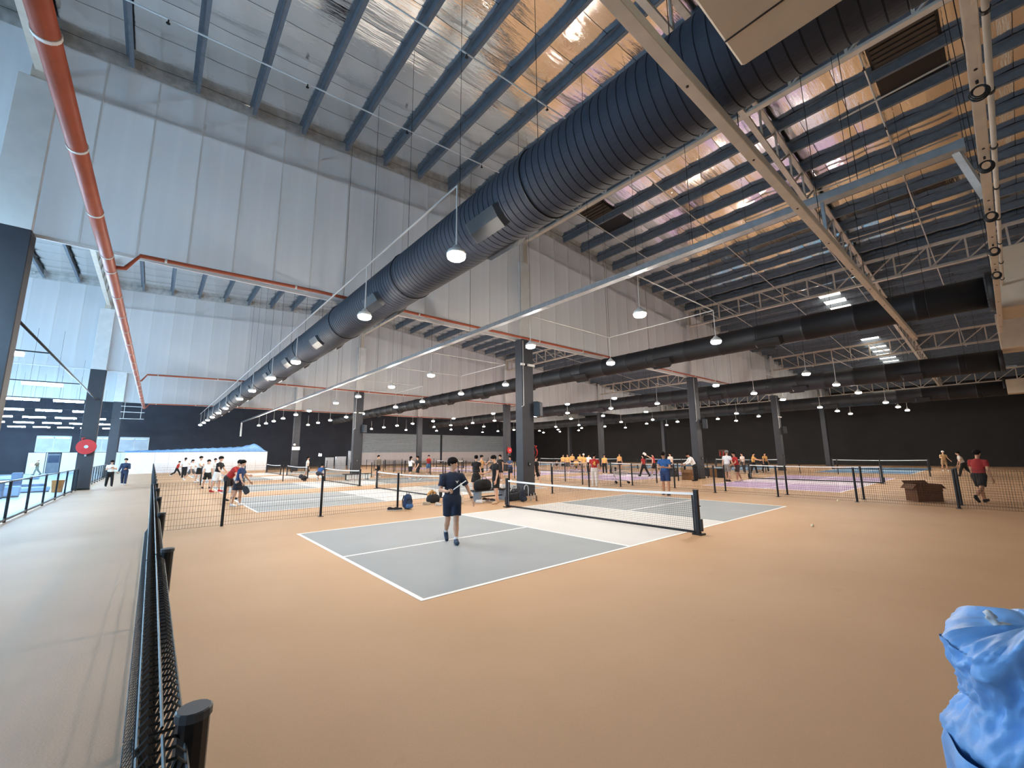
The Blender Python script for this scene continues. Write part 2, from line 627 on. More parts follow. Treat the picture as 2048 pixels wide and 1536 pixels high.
# low white wall with blue tarpaulin along its top
WBOARD = mat('white_hoarding_board', (226, 226, 228), 0.6, vary=0.03)
wl = tag(ob('hoarding', None, None, (0, 53.6, 0)), 'long low white hoarding wall at the end of the fenced walkway', 'wall')
for k in range(11):
    a = -11.7 + k * 1.22
    ubox('board', WBOARD, (a + .61, 0, 1.15), (1.205, .08, 2.3), wl)
gg = G()
NT = 60
for i in range(NT + 1):
    x = -11.8 + 13.6 * i / NT
    top = 2.42 + .5 * max(0, min(1, (x + 11.8) / 11)) + (.35 * math.exp(-((x - .2) / .9) ** 2)) - max(0, (x - .5)) * .55
    for j, (yy, f) in enumerate(((-.08, 0.0), (-.16, .35), (-.10, .7), (.05, 1.0), (.3, .9), (.35, 0.1))):
        z = 2.3 + (top - 2.3) * f + .05 * math.sin(i * 1.7 + j * 2.1)
        gg.v.append((x, yy + .05 * math.sin(i * 2.3 + j), max(2.3, z) if 0 < j < 5 else 2.3))
for i in range(NT):
    for j in range(5):
        a = i * 6 + j
        gg.f.append((a, a + 6, a + 7, a + 1))
TARP_M = mat('blue_tarpaulin', (112, 160, 214), 0.4, vary=0.18, scale=7, bump=0.35, bscale=14)
tag(part('tarpaulin', gg, TARP_M, None, True, (0, 53.6, 0)), 'crumpled blue tarpaulin lying along the top of the white hoarding', 'tarpaulin')

# ------------------------------------------------------------------ courts painted on the floor
ROWS = [0.0, 11.15, 20.35, 31.4, 40.6]
COLX = [0.0, 20.2, 40.2]
PAL = [(GREY_C, LIGHT_C), (PURPLE_C, PURPLE_K), (BLUE_C, BLUE_K)]


def slab(xa, xb, ya, yb, z, m, nm):
    return G().box(xa, ya, 0.0, xb, yb, z).mesh(nm, m)


LW = .065
PM_S, PM_K = [], []
for a, b in PAL:
    PM_S.append(slab(-2.287, 2.287, -3.05, 3.05, .002, a, 'court_paint'))
    PM_K.append(slab(-2.13, 2.13, -3.05, 3.05, .002, b, 'kitchen_paint'))
SIDE_L = slab(-6.705, 6.705, -LW / 2, LW / 2, .004, LINE_M, 'side_line')
END_L = slab(-LW / 2, LW / 2, -3.05, 3.05, .0045, LINE_M, 'end_line')
MID_L = slab(-2.2875, 2.2875, -LW / 2, LW / 2, .004, LINE_M, 'centre_line')
for ci, cx in enumerate(COLX):
    for cy in ROWS:
        ob('court_paint', PM_S[ci], floor, (cx - 4.4175, cy, 0))
        ob('court_paint', PM_S[ci], floor, (cx + 4.4175, cy, 0))
        ob('kitchen_paint', PM_K[ci], floor, (cx, cy, 0))
        for s in (-1, 1):
            ob('side_line', SIDE_L, floor, (cx, cy + s * (3.05 - LW / 2), 0))
            ob('end_line', END_L, floor, (cx + s * (6.705 - LW / 2), cy, 0))
            ob('end_line', END_L, floor, (cx + s * 2.13, cy, 0))
            ob('centre_line', MID_L, floor, (cx + s * 4.4175, cy, 0))

# ------------------------------------------------------------------ columns
COLGX = [-12.4, 3.12, 19.0, 34.9, 50.4]
CW, CD = .68, .46


def column(cx, cy, label):
    t = thing('column', label, 'column', (cx, cy, 0), 0, 'charcoal columns of the hall')
    part('shaft', G().bbox(-CW / 2, -CD / 2, 0, CW / 2, CD / 2, BULK_Z - .03, .012), COLUMN_M, t)
    part('upper_shaft', G().bbox(-CW / 2 + .01, -CD / 2 + .01, BULK_Z - .03, CW / 2 - .01, -.06 + (cy - cy), 10.7, .01), WHITE_P, t)
    part('stanchion', G().box(-.14, -CD / 2 + .03, 10.7, .14, -.06, zs(cx) - .4), STEEL_W, t)
    part('base_plinth', G().bbox(-CW / 2 - .02, -CD / 2 - .02, 0, CW / 2 + .02, CD / 2 + .02, .10, .01), POST_M, t)
    return t


wherex = ['beside the glazed railing', 'in the grey courts', 'in the lilac courts', 'between lilac and blue courts', 'in front of the black side wall']
wherey = ['nearest the camera', 'second in its line', 'farthest in its line']
for i, cx in enumerate(COLGX):
    for j, cy in enumerate([BULK_Y[0] - .25, BULK_Y[1] - .25, BULK_Y[2] - .25]):
        column(cx, cy, 'square charcoal column %s, %s' % (wherex[i], wherey[j]))

# ------------------------------------------------------------------ roof trusses
TD = 1.15


def truss_y(X, ya, yb, label):
    z1 = zb(X) - .05
    z0 = z1 - TD
    t = thing('roof_truss', label, 'truss', (X, ya, z0), 0, 'lattice girders along the column lines')
    L = yb - ya
    part('bottom_chord', G().box(-.09, 0, -.06, .09, L, .0).box(-.012, 0, 0, .012, L, .09), STEEL_W, t)
    part('top_chord', G().box(-.09, 0, TD, .09, L, TD + .06).box(-.012, 0, TD - .09, .012, L, TD), STEEL_W, t)
    step = 1.28
    n = int(L / step)
    mv = G().beam((0, 0, 0), (0, 0, TD), .07, .07).mesh('web_post', STEEL_W)
    md = G().beam((0, 0, .02), (0, step, TD - .02), .06, .06).mesh('web_diagonal', STEEL_W)
    mdr = G().beam((0, 0, TD - .02), (0, step, .02), .06, .06).mesh('web_diagonal', STEEL_W)
    for k in range(n + 1):
        ob('web_post', mv, t, (0, min(k * step, L), 0))
        if k < n:
            ob('web_diagonal', mdr if k < n / 2 else md, t, (0, k * step, 0))
    return t


tl = ['over the glazed railing line', 'along the ridge beside the thick near duct', 'over the lilac courts', 'beyond the second black duct', 'by the black side wall']
for i, cx in enumerate(COLGX):
    for bi, (a, b) in enumerate(BAYS[:3]):
        if i == 4 and bi == 2:
            continue
        truss_y(cx + (.18 if i == 1 else 0), max(a, -10.5), b, 'cream lattice girder %s, %s bay' % (tl[i], ('front', 'middle', 'back')[bi]))


def truss_x(Y, xa, xb, label, grp):
    t = thing('roof_truss', label, 'truss', (0, Y, 0), 0, grp)
    step = 1.43
    n = int((xb - xa) / step)
    xs = [xa + step * k for k in range(n + 1)]
    top = [zb(x) - .03 for x in xs]
    bot = [zb(x) - 1.2 for x in xs]
    for nm, zz in (('top_chord', top), ('bottom_chord', bot)):
        for (p, q) in ((0, next((i for i, x in enumerate(xs) if x >= RIDGE - .1), n)), (next((i for i, x in enumerate(xs) if x >= RIDGE - .1), n), n)):
            if q > p:
                part(nm, G().beam((xs[p], 0, zz[p]), (xs[q], 0, zz[q]), .16, .09), STEEL_W, t)
    for k in range(n + 1):
        if k % 1 == 0:
            part('web_post', G().beam((xs[k], 0, bot[k]), (xs[k], 0, top[k]), .06, .06), STEEL_W, t)
        if k < n:
            part('web_diagonal', G().beam((xs[k], 0, bot[k]), (xs[k + 1], 0, top[k + 1]), .06, .06), STEEL_W, t)
    return t


truss_x(-4.15, -12.4, 54.5, 'cream lattice truss crossing the front bay above the near duct', 'cross trusses')
truss_x(BULK_Y[0] + .14, -12.4, 36, 'cream lattice truss behind the near white drop wall', 'cross trusses')
truss_x(BULK_Y[1] + .14, -12.4, 20, 'cream lattice truss behind the middle white drop wall', 'cross trusses')


# ------------------------------------------------------------------ air ducts
def duct(X, z, r, ya, yb, ribs, label, outs, side_out, mt):
    t = thing('air_duct', label, 'duct', (X, ya, z), 0, 'black air ducts')
    prof = []
    L = yb - ya
    y = 0.0
    if ribs:
        while y < L - .3:
            prof += [(r, y), (r, y + .122), (r - .010, y + .127), (r - .010, y + .135), (r, y + .14)]
            y += .143
        prof.append((r, L))
        n = 56
    else:
        while y < L - 1.5:
            prof += [(r, y), (r, y + 1.42), (r + .012, y + 1.43), (r + .012, y + 1.48), (r, y + 1.49)]
            y += 1.5
        prof.append((r, L))
        n = 32
    sh = part('shell', G().lathe(prof, (0, 0, 0), n, 'y'), mt, t, not ribs)
    # outlets: scoops on the lower flanks
    ga = G()
    for s in (1,):
        a0, a1 = math.radians(25), math.radians(62)
        ln, dep = 1.05, (.07 if ribs else .13)
        idx = []
        for (f, rr) in ((0.0, r - .02), (.12, r + dep), (.88, r + dep), (1.0, r - .02)):
            for aa in (a0, (a0 + a1) / 2, a1):
                ga.v.append((rr * math.cos(aa), (f - .5) * ln, -rr * math.sin(aa)))
        for q in range(3):
            for p in range(2):
                i0 = q * 3 + p
                ga.f.append((i0, i0 + 1, i0 + 4, i0 + 3))
        base = len(ga.v)
        for f in (0.0, .12, .88, 1.0):
            for aa in (a0, a1):
                ga.v.append(((r - .03) * math.cos(aa), (f - .5) * ln, -(r - .03) * math.sin(aa)))
        for q in range(3):
            ga.f.append((q * 3, q * 3 + 3, base + q * 2 + 2, base + q * 2))
            ga.f.append((q * 3 + 2, base + q * 2 + 1, base + q * 2 + 3, q * 3 + 5))
    om = ga.mesh('vent_outlet', DUCT_B)
    om2 = G()
    om2.v = [(-a, b, c) for a, b, c in ga.v]
    om2.f = [tuple(reversed(f)) for f in ga.f]
    om2 = om2.mesh('vent_outlet', DUCT_B)
    for yy in outs:
        ob('vent_outlet', om2, t, (0, yy - ya, 0))
        if side_out:
            ob('vent_outlet', om, t, (0, yy - ya + .4, 0))
    hw = G().cyl((0, 0, 0), (0, 0, zs(X) - z - r - .05), .006, 5).mesh('hanger_wire', WIRE_M)
    yy = 1.2
    k = 0
    while yy < min(L, 40):
        ob('hanger_wire', hw, t, (-r * .25, yy, r))
        yy += 2.4
        k += 1
    bd = G().tube([((r + .012) * math.sin(a), 0, (r + .012) * math.cos(a)) for a in [2 * math.pi * q / 28 for q in range(28)]], .012, 5, closed=True).mesh('hanger_band', DUCT_B)
    yy = 1.2
    while yy < min(L, 40):
        ob('hanger_band', bd, t, (0, yy, 0))
        yy += 4.8
    return t


D1X, D1Z, D1R = -4.86, 6.32, .585
duct(D1X, D1Z, D1R, -9.6, 49.0, True, 'thick ribbed black air duct nearest the camera, crossing the whole hall', [-2.5, 2.65, 7.9, 12.4, 16.7, 22, 27, 32, 37, 42], True, DUCT_M)
duct(8.45, 6.28, .455, -8.2, 50.0, False, 'smooth black air duct running behind the main column', [-2.6, 1.8, 6.7, 11, 16, 20.7, 25, 30, 35], True, DUCT_B)
duct(23.4, 6.3, .55, -8.3, 50.0, False, 'black air duct over the lilac courts', [-5, 0.5, 6, 11.5, 17, 22.5, 28], True, DUCT_B)
duct(37.6, 6.15, .55, -8.4, 50.0, False, 'farthest black air duct, in front of the black side wall', [-4, 2, 8, 14, 20, 26], True, DUCT_B)

# cream plenum boxes at the near ends of the ducts
t = thing('plenum_box', 'large cream plenum box under the near end of the ribbed duct', 'duct box', (-7.0, -8.5, 5.4), 0)
part('casing', G().bbox(-1.6, -2.4, 0, 1.42, 1.56, 1.3, .02), CREAM_M, t)
part('seam', G().box(-1.6, -2.38, -.006, 1.40, -2.36, 0).box(1.02, -2.4, -.006, 1.035, 1.55, 0), DUCT_B, t)
for (px_, pz, wd, hh, lab) in ((8.45, 5.55, 1.6, 1.7, 'cream plenum box at the near end of the second duct'), (23.4, 6.75, 1.8, 1.8, 'tall cream plenum box at the near end of the third duct'), (37.6, 5.7, 1.2, 1.0, 'cream plenum box at the near end of the farthest duct')):
    t = thing('plenum_box', lab, 'duct box', (px_, -9.6, pz), 0)
    part('casing', G().bbox(-wd / 2, -1.2, 0, wd / 2, 1.2, hh, .02), CREAM_M, t)
    part('collar', G().lathe([(.58, 1.18), (.58, 1.36)], (0, 0, 6.28 - pz), 28, 'y'), DUCT_B, t, True)
    part('seam', G().box(-wd / 2 - .004, 0, .0, wd / 2 + .004, .012, hh + .004), DUCT_B, t)

# ------------------------------------------------------------------ hung steel rails, trunking, pipes
def rail(name, p0, p1, label, wd=.14, ht=.15):
    t = thing(name, label, 'rail', p0)
    d = Vector(p1) - Vector(p0)
    ux = d.normalized()
    sd = ux.cross(Vector((0, 0, 1))).normalized()
    part('web', G().beam((0, 0, ht / 2), d + Vector((0, 0, ht / 2)), wd, .012, (0, 0, 1)), STEEL_W, t)
    part('bottom_flange', G().beam((0, 0, -ht / 2), d - Vector((0, 0, ht / 2)), wd, .012), STEEL_W, t)
    for s in (-1, 1):
        o = sd * (s * wd / 2)
        part('side_plate', G().beam(o, d + o, .012, ht), STEEL_W, t)
    L = d.length
    k = 1.0
    bm = G().cyl((0, 0, -.008), (0, 0, 0), .014, 8).mesh('bolt_hole', POST_M)
    while k < L:
        ob('bolt_hole', bm, t, ux * k - Vector((0, 0, ht / 2 + .006)))
        k += 1.7
    hw = G().cyl((0, 0, 0), (0, 0, 6.6), .006, 5).mesh('hanger_wire', WIRE_M)
    k = .6
    while k < min(L, 20):
        ob('hanger_wire', hw, t, ux * k + Vector((0, 0, ht / 2)))
        k += 3.4
    return t


rail('steel_rail', (-8.4, -6.47, 5.55), (9.9, -6.47, 5.55), 'white steel channel crossing below the ribbed duct', .105, .115)
B2 = rail('steel_rail', (-6.4, -8.37, 5.55), (11.0, -8.37, 5.55), 'white steel channel carrying black cable coils at right', .085, .10)
part('strut', G().beam((0, 0, 0), (0, 0, .72), .05, .05), GALV_M, B2, False, (6.4 - .67, 8.37 - 6.47, .07))


def trunking(X, z, ya, yb, label, wd=.12, ht=.10, drop=True):
    t = thing('cable_trunking', label, 'trunking', (X, ya, z), 0, 'galvanised cable trunking')
    L = yb - ya
    n = int(L / 2.9)
    seg = L / n
    sm = G().box(-wd / 2, 0, -ht / 2, wd / 2, seg - .012, ht / 2).box(-wd / 2 - .012, 0, ht / 2 - .012, wd / 2 + .012, seg - .012, ht / 2).mesh('trunk_section', GALV_M)
    jm = G().box(-wd / 2 - .008, -.05, -ht / 2 - .008, wd / 2 + .008, .05, ht / 2 + .008).mesh('joint_sleeve', GALV_M)
    hw = G().cyl((0, 0, 0), (0, 0, zs(X) - z - .1), .006, 5).mesh('hanger_wire', WIRE_M)
    for k in range(n):
        ob('trunk_section', sm, t, (0, k * seg, 0))
        ob('joint_sleeve', jm, t, (0, k * seg, 0))
        if k < 14:
            ob('hanger_wire', hw, t, (0, k * seg + 1.2, ht / 2))
    if drop:
        part('drop_section', G().box(-wd / 2, L - .1, -1.9, wd / 2, L, -ht / 2), GALV_M, t)
    return t


t = trunking(-.68, 6.3, -8.2, 59.0, 'long galvanised cable trunking hung over the grey courts', .19, .13)
part('brace', G().beam((0, .06, 0), (.42, -.15, -.72), .09, .07), GALV_M, t)
trunking(26.3, 6.3, -8.8, 45.6, 'thin pale cable trunking over the lilac courts', .08, .08, False)


def pipe(name, pts, r, m, label, cat='pipe', n=10, bands=None, group=None):
    p0 = Vector(pts[0])
    t = thing(name, label, cat, p0, 0, group)
    part('run', G().tube([Vector(p) - p0 for p in pts], r, n), m, t, True)
    if bands:
        step, bm = bands
        L = 0
        for a, b in zip(pts[:-1], pts[1:]):
            a, b = Vector(a), Vector(b)
            d = (b - a)
            k = .5
            while k < d.length:
                c = a + d.normalized() * k - p0
                part('clamp', G().tube([c - d.normalized() * .025, c + d.normalized() * .025], r + .012, n), bm, t)
                k += step
    return t


pipe('fire_main', [(-10.9, -9, 6.42), (-10.72, 5.2, 6.42), (-10.62, 25, 6.42), (-10.55, 45, 6.42)], .115, RED_PIPE, 'thick orange-red fire main running away along the walkway', bands=(2.2, WHITE_P), n=16)
for k, Y in enumerate((5.53, 26.03, 45.43)):
    pipe('branch_pipe', [(-10.65, Y, 6.42), (-10.45, Y, 6.45), (-10.2, Y, 6.86), (-6, Y, 6.97), (9, Y, 6.97), (33, Y, 6.97)], .05, RED_PIPE, 'orange-red branch pipe along the foot of the %s white drop wall' % SIDES[k], bands=(3.1, WHITE_P), group='orange-red branch pipes')
for k, Y in enumerate((3.65, .1, -3.35, -6.75)):
    pts = [(-12, Y, zb(-12) - .1), (RIDGE, Y, zb(RIDGE) - .1), (40, Y, zb(40) - .1)]
    t = pipe('sprinkler_pipe', pts, .022, WHITE_P, 'thin white sprinkler pipe under the purlins, %s from the near drop wall' % ORD[k], group='sprinkler pipes')
    x = -10.2
    while x < 16:
        part('sprinkler_head', G().cyl((0, 0, 0), (0, 0, -.09), .018, 6).cyl((0, 0, -.09), (0, 0, -.1), .045, 8), POST_M, t, False, (x + 12, 0, zb(x) - zb(-12) - .02))
        x += 3.1
for k, Y in enumerate((15.2, 20.5, 36)):
    pipe('sprinkler_pipe', [(-12, Y, zb(-12) - .1), (RIDGE, Y, zb(RIDGE) - .1), (36, Y, zb(36) - .1)], .022, WHITE_P, 'thin white sprinkler pipe under the roof of the %s' % ('middle bay, nearer', 'middle bay, farther', 'back bay')[k], group='sprinkler pipes')
pipe('conduit', [(-4, -8.52, 6.2), (9.6, -8.52, 6.2)], .03, STEEL_W, 'thin pale pipe beside the coil-carrying steel channel', bands=(1.5, POST_M))
# sag rods / braces on the right slope
for k, (ya, xa, yb, xb) in enumerate(((-8.3, 10.4, -1.5, 10.5), (-8.8, 6.7, -5.8, 6.9), (-8.6, 15.5, -3.2, 15.5))):
    pipe('brace_rod', [(xa, ya, zb(xa) - .18), (xb, yb, zb(xb) - .18)], .03, STEEL_W, 'pale brace rod below the right roof slope, %s from the ridge' % ('second', 'first', 'third')[k], 'rod')

# black cable coils on the steel rail
for k, (px_, py_) in enumerate(((1950, 188), (1970, 333), (1978, 434), (1990, 502), (1990, 551))):
    c = gp(px_, py_, 5.36)
    t = thing('cable_coil', 'coil of black cable hung on the white channel, %s from the front' % ORD[k], 'cable', (c[0], -8.37, 5.36), 0, 'cable coils')
    for q in range(3):
        rr = .05 + .009 * q
        pts = [(.02 * q - .02, rr * math.cos(a), rr * 1.15 * math.sin(a)) for a in [2 * math.pi * i / 24 for i in range(24)]]
        part('cable_turn', G().tube(pts, .010, 6, closed=True), WIRE_M, t, True)
    part('tie', G().cyl((0, 0, .1), (0, 0, .2), .012, 6), WIRE_M, t)

# ------------------------------------------------------------------ pendant lamps
LENS_M = emat('lamp_lens', LAMP_COLOR, LAMP_POWER)
LH = 5.45
lens_me = G().lathe([(.07, -.068), (.12, -.06), (.155, -.036), (.165, 0), (.16, .02)], (0, 0, 0), 14).mesh('lens', LENS_M)
hous_me = G().lathe([(.17, .02), (.175, .05), (.15, .10), (.09, .14), (.05, .2), (.02, .21)], (0, 0, 0), 18).mesh('housing', WHITE_P, True)
STEMS = {}
LX = [(-5.68, 'beside the thick ribbed duct', 1.38), (.1, 'over the nets of the grey courts', 1.1), (4.6, 'before the second duct', 1.1), (14.2, 'over the near ends of the lilac courts', 1.1), (19.6, 'over the nets of the lilac courts', 1.1), (24.9, 'beyond the third duct', 1.1), (34.0, 'over the near ends of the blue courts', 1.1), (39.6, 'over the nets of the blue courts', 1.1), (44.6, 'nearest the black side wall', 1.12)]
for ci, (lx, where, sl) in enumerate(LX):
    n = 0
    for r_i, cy in enumerate(ROWS + [49.0]):
        for s in (-1, 1):
            y = cy + s * 2.15
            st = sl
            if ci in (4, 5):
                st = 1.55
            key = round(st, 2)
            if key not in STEMS:
                STEMS[key] = G().cyl((0, 0, .2), (0, 0, st + .02), .013, 6).mesh('stem', WHITE_P)
            t = thing('pendant_lamp', 'round pendant lamp %s, %s from the front' % (where, ORD[n]), 'lamp', (lx, y, LH - (.14 if ci == 0 else 0)), 0, 'round pendant lamps over the courts')
            if ci != 0:
                ob('hanger_wire', G().cyl((0, 0, st), (0, 0, zs(lx) - LH + .1), .005, 5).mesh('hanger_wire', WIRE_M), t)
            ob('lens', lens_me, t)
            ob('housing', hous_me, t)
            ob('stem', STEMS[key], t)
            n += 1
pipe('lamp_conduit', [(-5.68, -2.15, LH + 1.24), (-5.68, 53, LH + 1.24)], .02, WHITE_P, 'white conduit carrying the lamps beside the ribbed duct', 'conduit')
for ci, cx in enumerate(COLX):
    for r_i, cy in enumerate(ROWS[:3]):
        z = LH + (1.55 if ci == 1 else 1.1)
        xa, xb = (.1, 4.6) if ci == 0 else ((19.6, 24.9) if ci == 1 else (39.6, 44.6))
        t = thing('lamp_conduit', 'white conduit linking the lamps of the %s %s court' % (ORD[r_i], ('grey', 'lilac', 'blue')[ci]), 'conduit', (xa, cy - 2.15, z), 0, 'lamp conduits')
        for s in (0, 1):
            part('cross_run', G().tube([(0, 4.3 * s, 0), (xb - xa, 4.3 * s, 0)], .018, 6), WHITE_P, t)
        part('long_run', G().tube([(xb - xa, 0, 0), (xb - xa, 4.3, 0)], .018, 6), WHITE_P, t)

# ------------------------------------------------------------------ batten lights of the aisle hall
TUBE_M = emat('batten_tube', BATTEN_COLOR, BATTEN_POWER)
bt = G().box(-.6, -.09, -.04, .6, .09, .04).mesh('diffuser', TUBE_M)
bh = G().box(-.62, -.07, .04, .62, .07, .09).mesh('batten_body', WHITE_P)
bw = G().cyl((0, 0, .09), (0, 0, 2.5), .005, 5).mesh('hanger_wire', WIRE_M)
BROWS = [3.8, 11.4, 19.0, 26.6, 34.2, 41.8, 49.6, 57.8]
for j, y in enumerate(BROWS):
    for i in range(6):
        x = -13.45 - 1.75 * i
        t = thing('batten_light', 'cool white batten light, row %s from the front, %s from the columns' % (ORD[j], ORD[i]), 'lamp', (x, y, 5.0), 0, 'batten lights of the aisle hall')
        ob('diffuser', bt, t)
        ob('batten_body', bh, t)
        ob('hanger_wire', bw, t, (-.4, 0, 0))
        ob('hanger_wire', bw, t, (.4, 0, 0))
    t = thing('batten_rail', 'thin dark rail carrying the %s row of batten lights' % ORD[j], 'rail', (-12.9, y, 5.13), 0, 'batten rails')
    part('bar', G().box(-9.5, -.02, -.02, .6, .02, .02), POST_M, t)
pipe('cable_tube', [(-12.3, 6.2, 5.15), (-12.3, 26.05, 5.15)], .035, POST_M, 'dark cable tube feeding the batten lights, ending at the hose-reel column', 'conduit')

# ------------------------------------------------------------------ welded wire fences
FH = 1.2
PANELS = {}
WR = .0038


def wire_panel(L, roll):
    key = (round(L, 3), roll)
    if key in PANELS:
        return PANELS[key]
    gg = G()
    n = int(round(L / (.05 if roll else .06)))
    for i in range(n + 1):
        x = .02 + (L - .04) * i / n
        if roll:
            pts = [(x, 0, .12), (x, -.05, .03), (x, .05, .03), (x, 0, .12), (x, 0, FH - .18), (x, -.045, FH - .06), (x, -.025, FH - .04), (x, .025, FH - .04), (x, .045, FH - .06), (x, 0, FH - .18)]
        else:
            pts = [(x, 0, .03), (x, 0, FH - .03)]
        gg.tube(pts, WR if roll else .003, 4 if roll else 3, caps=False)
    zsx = [.03, .12, .27, .42, .57, .72, .87, FH - .20, FH - .03]
    for z in zsx:
        gg.tube([(0.02, 0, z), (L - .02, 0, z)], WR if roll else .0035, 4 if roll else 3, caps=False)
    if roll:
        for yy, z in ((-.05, .03), (.05, .03), (-.045, FH - .06), (.045, FH - .06)):
            gg.tube([(0.02, yy, z), (L - .02, yy, z)], WR, 4, caps=False)
    PANELS[key] = gg.mesh('wire_panel', WIRE_M)
    return PANELS[key]


FPOST = G().lathe([(.036, 0), (.036, FH - .02)], (0, 0, 0), 12).mesh('post', POST_M, False)
FCAP = G().lathe([(.040, FH - .018), (.040, FH), (.036, FH + .003)], (0, 0, 0), 14).mesh('post_cap', mat('grey_post_cap', (66, 70, 76), .5))
FPLATE = G().box(-.07, -.07, 0, .07, .07, .012).mesh('base_plate', POST_M)


def fence(p0, p1, label, roll=0, step=2.5, first=True, last=True, caps=0):
    a, b = Vector((p0[0], p0[1], 0)), Vector((p1[0], p1[1], 0))
    d = b - a
    n = max(1, int(round(d.length / step)))
    L = d.length / n
    t = thing('mesh_fence', label, 'fence', a, math.atan2(d.y, d.x), 'black welded mesh fences')
    for k in range(n + 1):
        if (k == 0 and not first) or (k == n and not last):
            continue
        p = ob('post', FPOST, t, (k * L, 0, 0))
        if k < caps or caps < 0:
            ob('post_cap', FCAP, p)
            ob('base_plate', FPLATE, p)
    for k in range(n):
        stuff(ob('wire_panel', wire_panel(L, k < roll), t, (k * L, .06 if k < roll else .0, 0)))
    return t


fence((-9.33, -9.15), (-9.33, 5.65), 'black roll-top mesh fence right beside the camera along the walkway', roll=6, step=2.55, caps=7, last=False)
fence((-9.33, 5.65), (-9.33, 44.6), 'black mesh fence along the walkway beyond the near court', step=2.55)
fence((-9.33, 5.65), (-7.9, 5.65), 'short black mesh fence panel at the walkway corner of the near court', first=False, step=2.5)
fence((-7.9, 5.65), (2.0, 5.65), 'black mesh fence between the near grey court and the next one', first=False, caps=9)
fence((4.56, 5.65), (9.75, 5.65), 'black mesh fence to the right of the main column', last=False, caps=9)
fence((9.75, -9.3), (9.75, 5.65), 'black mesh fence at the right end of the near grey court', caps=9)
fence((10.9, -9.3), (10.9, 5.7), 'parallel black mesh fence of the lilac court, close behind its twin', caps=9)
fence((9.6, 5.65), (9.45, 38.0), 'black mesh fence at the right ends of the far grey courts', first=False)
fence((10.9, 5.7), (10.75, 38.0), 'black mesh fence at the left ends of the far lilac courts', first=False)
fence((10.9, 5.7), (18.4, 5.7), 'black mesh fence behind the nearest lilac court, left part', first=False)
fence((19.9, 5.7), (29.9, 5.7), 'black mesh fence behind the nearest lilac court, right part')
fence((-9.33, 25.7), (2.5, 25.7), 'black mesh fence across the grey courts before the second column', first=False)
fence((4.2, 25.7), (9.45, 25.7), 'black mesh fence right of the second column', last=False)
fence((10.85, 25.7), (18.4, 25.7), 'black mesh fence behind the second lilac court')
fence((30.3, -9.3), (30.3, 38.0), 'black mesh fence between lilac and blue courts')
fence((-9.33, 44.6), (2.6, 44.6), 'black mesh fence in front of the white hoarding', first=False)
fence((4.0, 44.6), (30.3, 44.6), 'black mesh fence before the grey shutters')

# railing of the walkway: glazed panels up to the column, bars after it
RT = thing('glazed_railing', 'black framed railing with clear panels along the left of the walkway', 'railing', (-12.55, 0, 0))
rp = G().box(-.03, -.035, 0, .03, .035, 1.2).mesh('post', POST_M)
y0s = [-.1, 2.65, 5.4, 8.15, 10.9, 13.6, 16.4, 19.2, 21.8, 24.2, 25.7]
for a, b in zip(y0s[:-1], y0s[1:]):
    ob('post', rp, RT, (0, a, 0))
    part('clear_panel', G().box(-.006, a + .05, .12, .006, b - .05, 1.15), GLASS_M, RT)
    part('bottom_rail', G().box(-.02, a, .05, .02, b, .12), POST_M, RT)
    part('top_rail', G().box(-.02, a, 1.15, .02, b, 1.185), POST_M, RT)
ob('post', rp, RT, (0, 25.7, 0))
RB = thing('bar_railing', 'black barred railing along the walkway beyond the hose-reel column', 'railing', (-12.45, 27.2, 0))
for k in range(10):
    y = k * 1.85
    ob('post', rp, RB, (0, y, 0))
    if k < 9:
        part('top_rail', G().box(-.025, y, 1.15, .025, y + 1.85, 1.2), POST_M, RB)
        part('bottom_rail', G().box(-.02, y, .08, .02, y + 1.85, .13), POST_M, RB)
        part('mid_bar', G().box(-.012, y + .9, .13, .012, y + .94, 1.15), POST_M, RB)

# ------------------------------------------------------------------ nets
HN = 3.35


def net_z(y):
    return .86 + .05 * (y / HN) ** 2


def strip(z_off0, z_off1, x):
    gg = G()
    N = 24
    for i in range(N + 1):
        y = -HN + .05 + (2 * HN - .1) * i / N
        for xx in (-x, x):
            for zo in (z_off0, z_off1):
                gg.v.append((xx, y, zo(y)))
    for i in range(N):
        a = i * 4
        b = a + 4
        gg.f += [(a, a + 1, b + 1, b), (a + 2, b + 2, b + 3, a + 3), (a, b, b + 2, a + 2), (a + 1, a + 3, b + 3, b + 1)]
    gg.f += [(0, 2, 3, 1)]
    return gg


NET_TAPE = strip(lambda y: net_z(y) - .055, lambda y: net_z(y), .008).mesh('top_tape', TAPE_M)
NET_BOT = strip(lambda y: .02, lambda y: .075, .006).mesh('bottom_band', POST_M)
gg = G()
y = -HN + .1
while y < HN - .09:
    gg.tube([(0, y, .06), (0, y, net_z(y) - .05)], .0022, 3, caps=False)
    y += .047
for k in range(17):
    pts = []
    for i in range(9):
        y = -HN + .1 + (2 * HN - .2) * i / 8
        pts.append((0, y, .075 + (net_z(y) - .13) * (k + .5) / 17))
    gg.tube(pts, .0022, 3, caps=False)
NET_MESH = gg.mesh('net_mesh', WIRE_M)
NPOST = G().bbox(-.045, -.045, 0, .045, .045, .955, .006).mesh('net_post', POST_M)
NBASE = G().bbox(-.11, -.11, 0, .11, .11, .03, .006).mesh('post_base', POST_M)
NCAP = G().bbox(-.05, -.05, .95, .05, .05, .975, .004).mesh('post_cap', POST_M)
NWIND = G().box(-.03, -.10, .08, .03, -.045, .34).mesh('winder', POST_M)
NCRANK = G().cyl((0, -.04, .62), (0, -.09, .62), .012, 6).mesh('crank', POST_M)
NSIDE = G().box(-.006, -.02, .03, .006, .02, .9).mesh('side_band', POST_M)
NLACE = G().cyl((0, 0, .08), (0, 0, .86), .006, 5).mesh('lacing_cord', TAPE_M)
ncol = ['grey', 'lilac', 'blue']
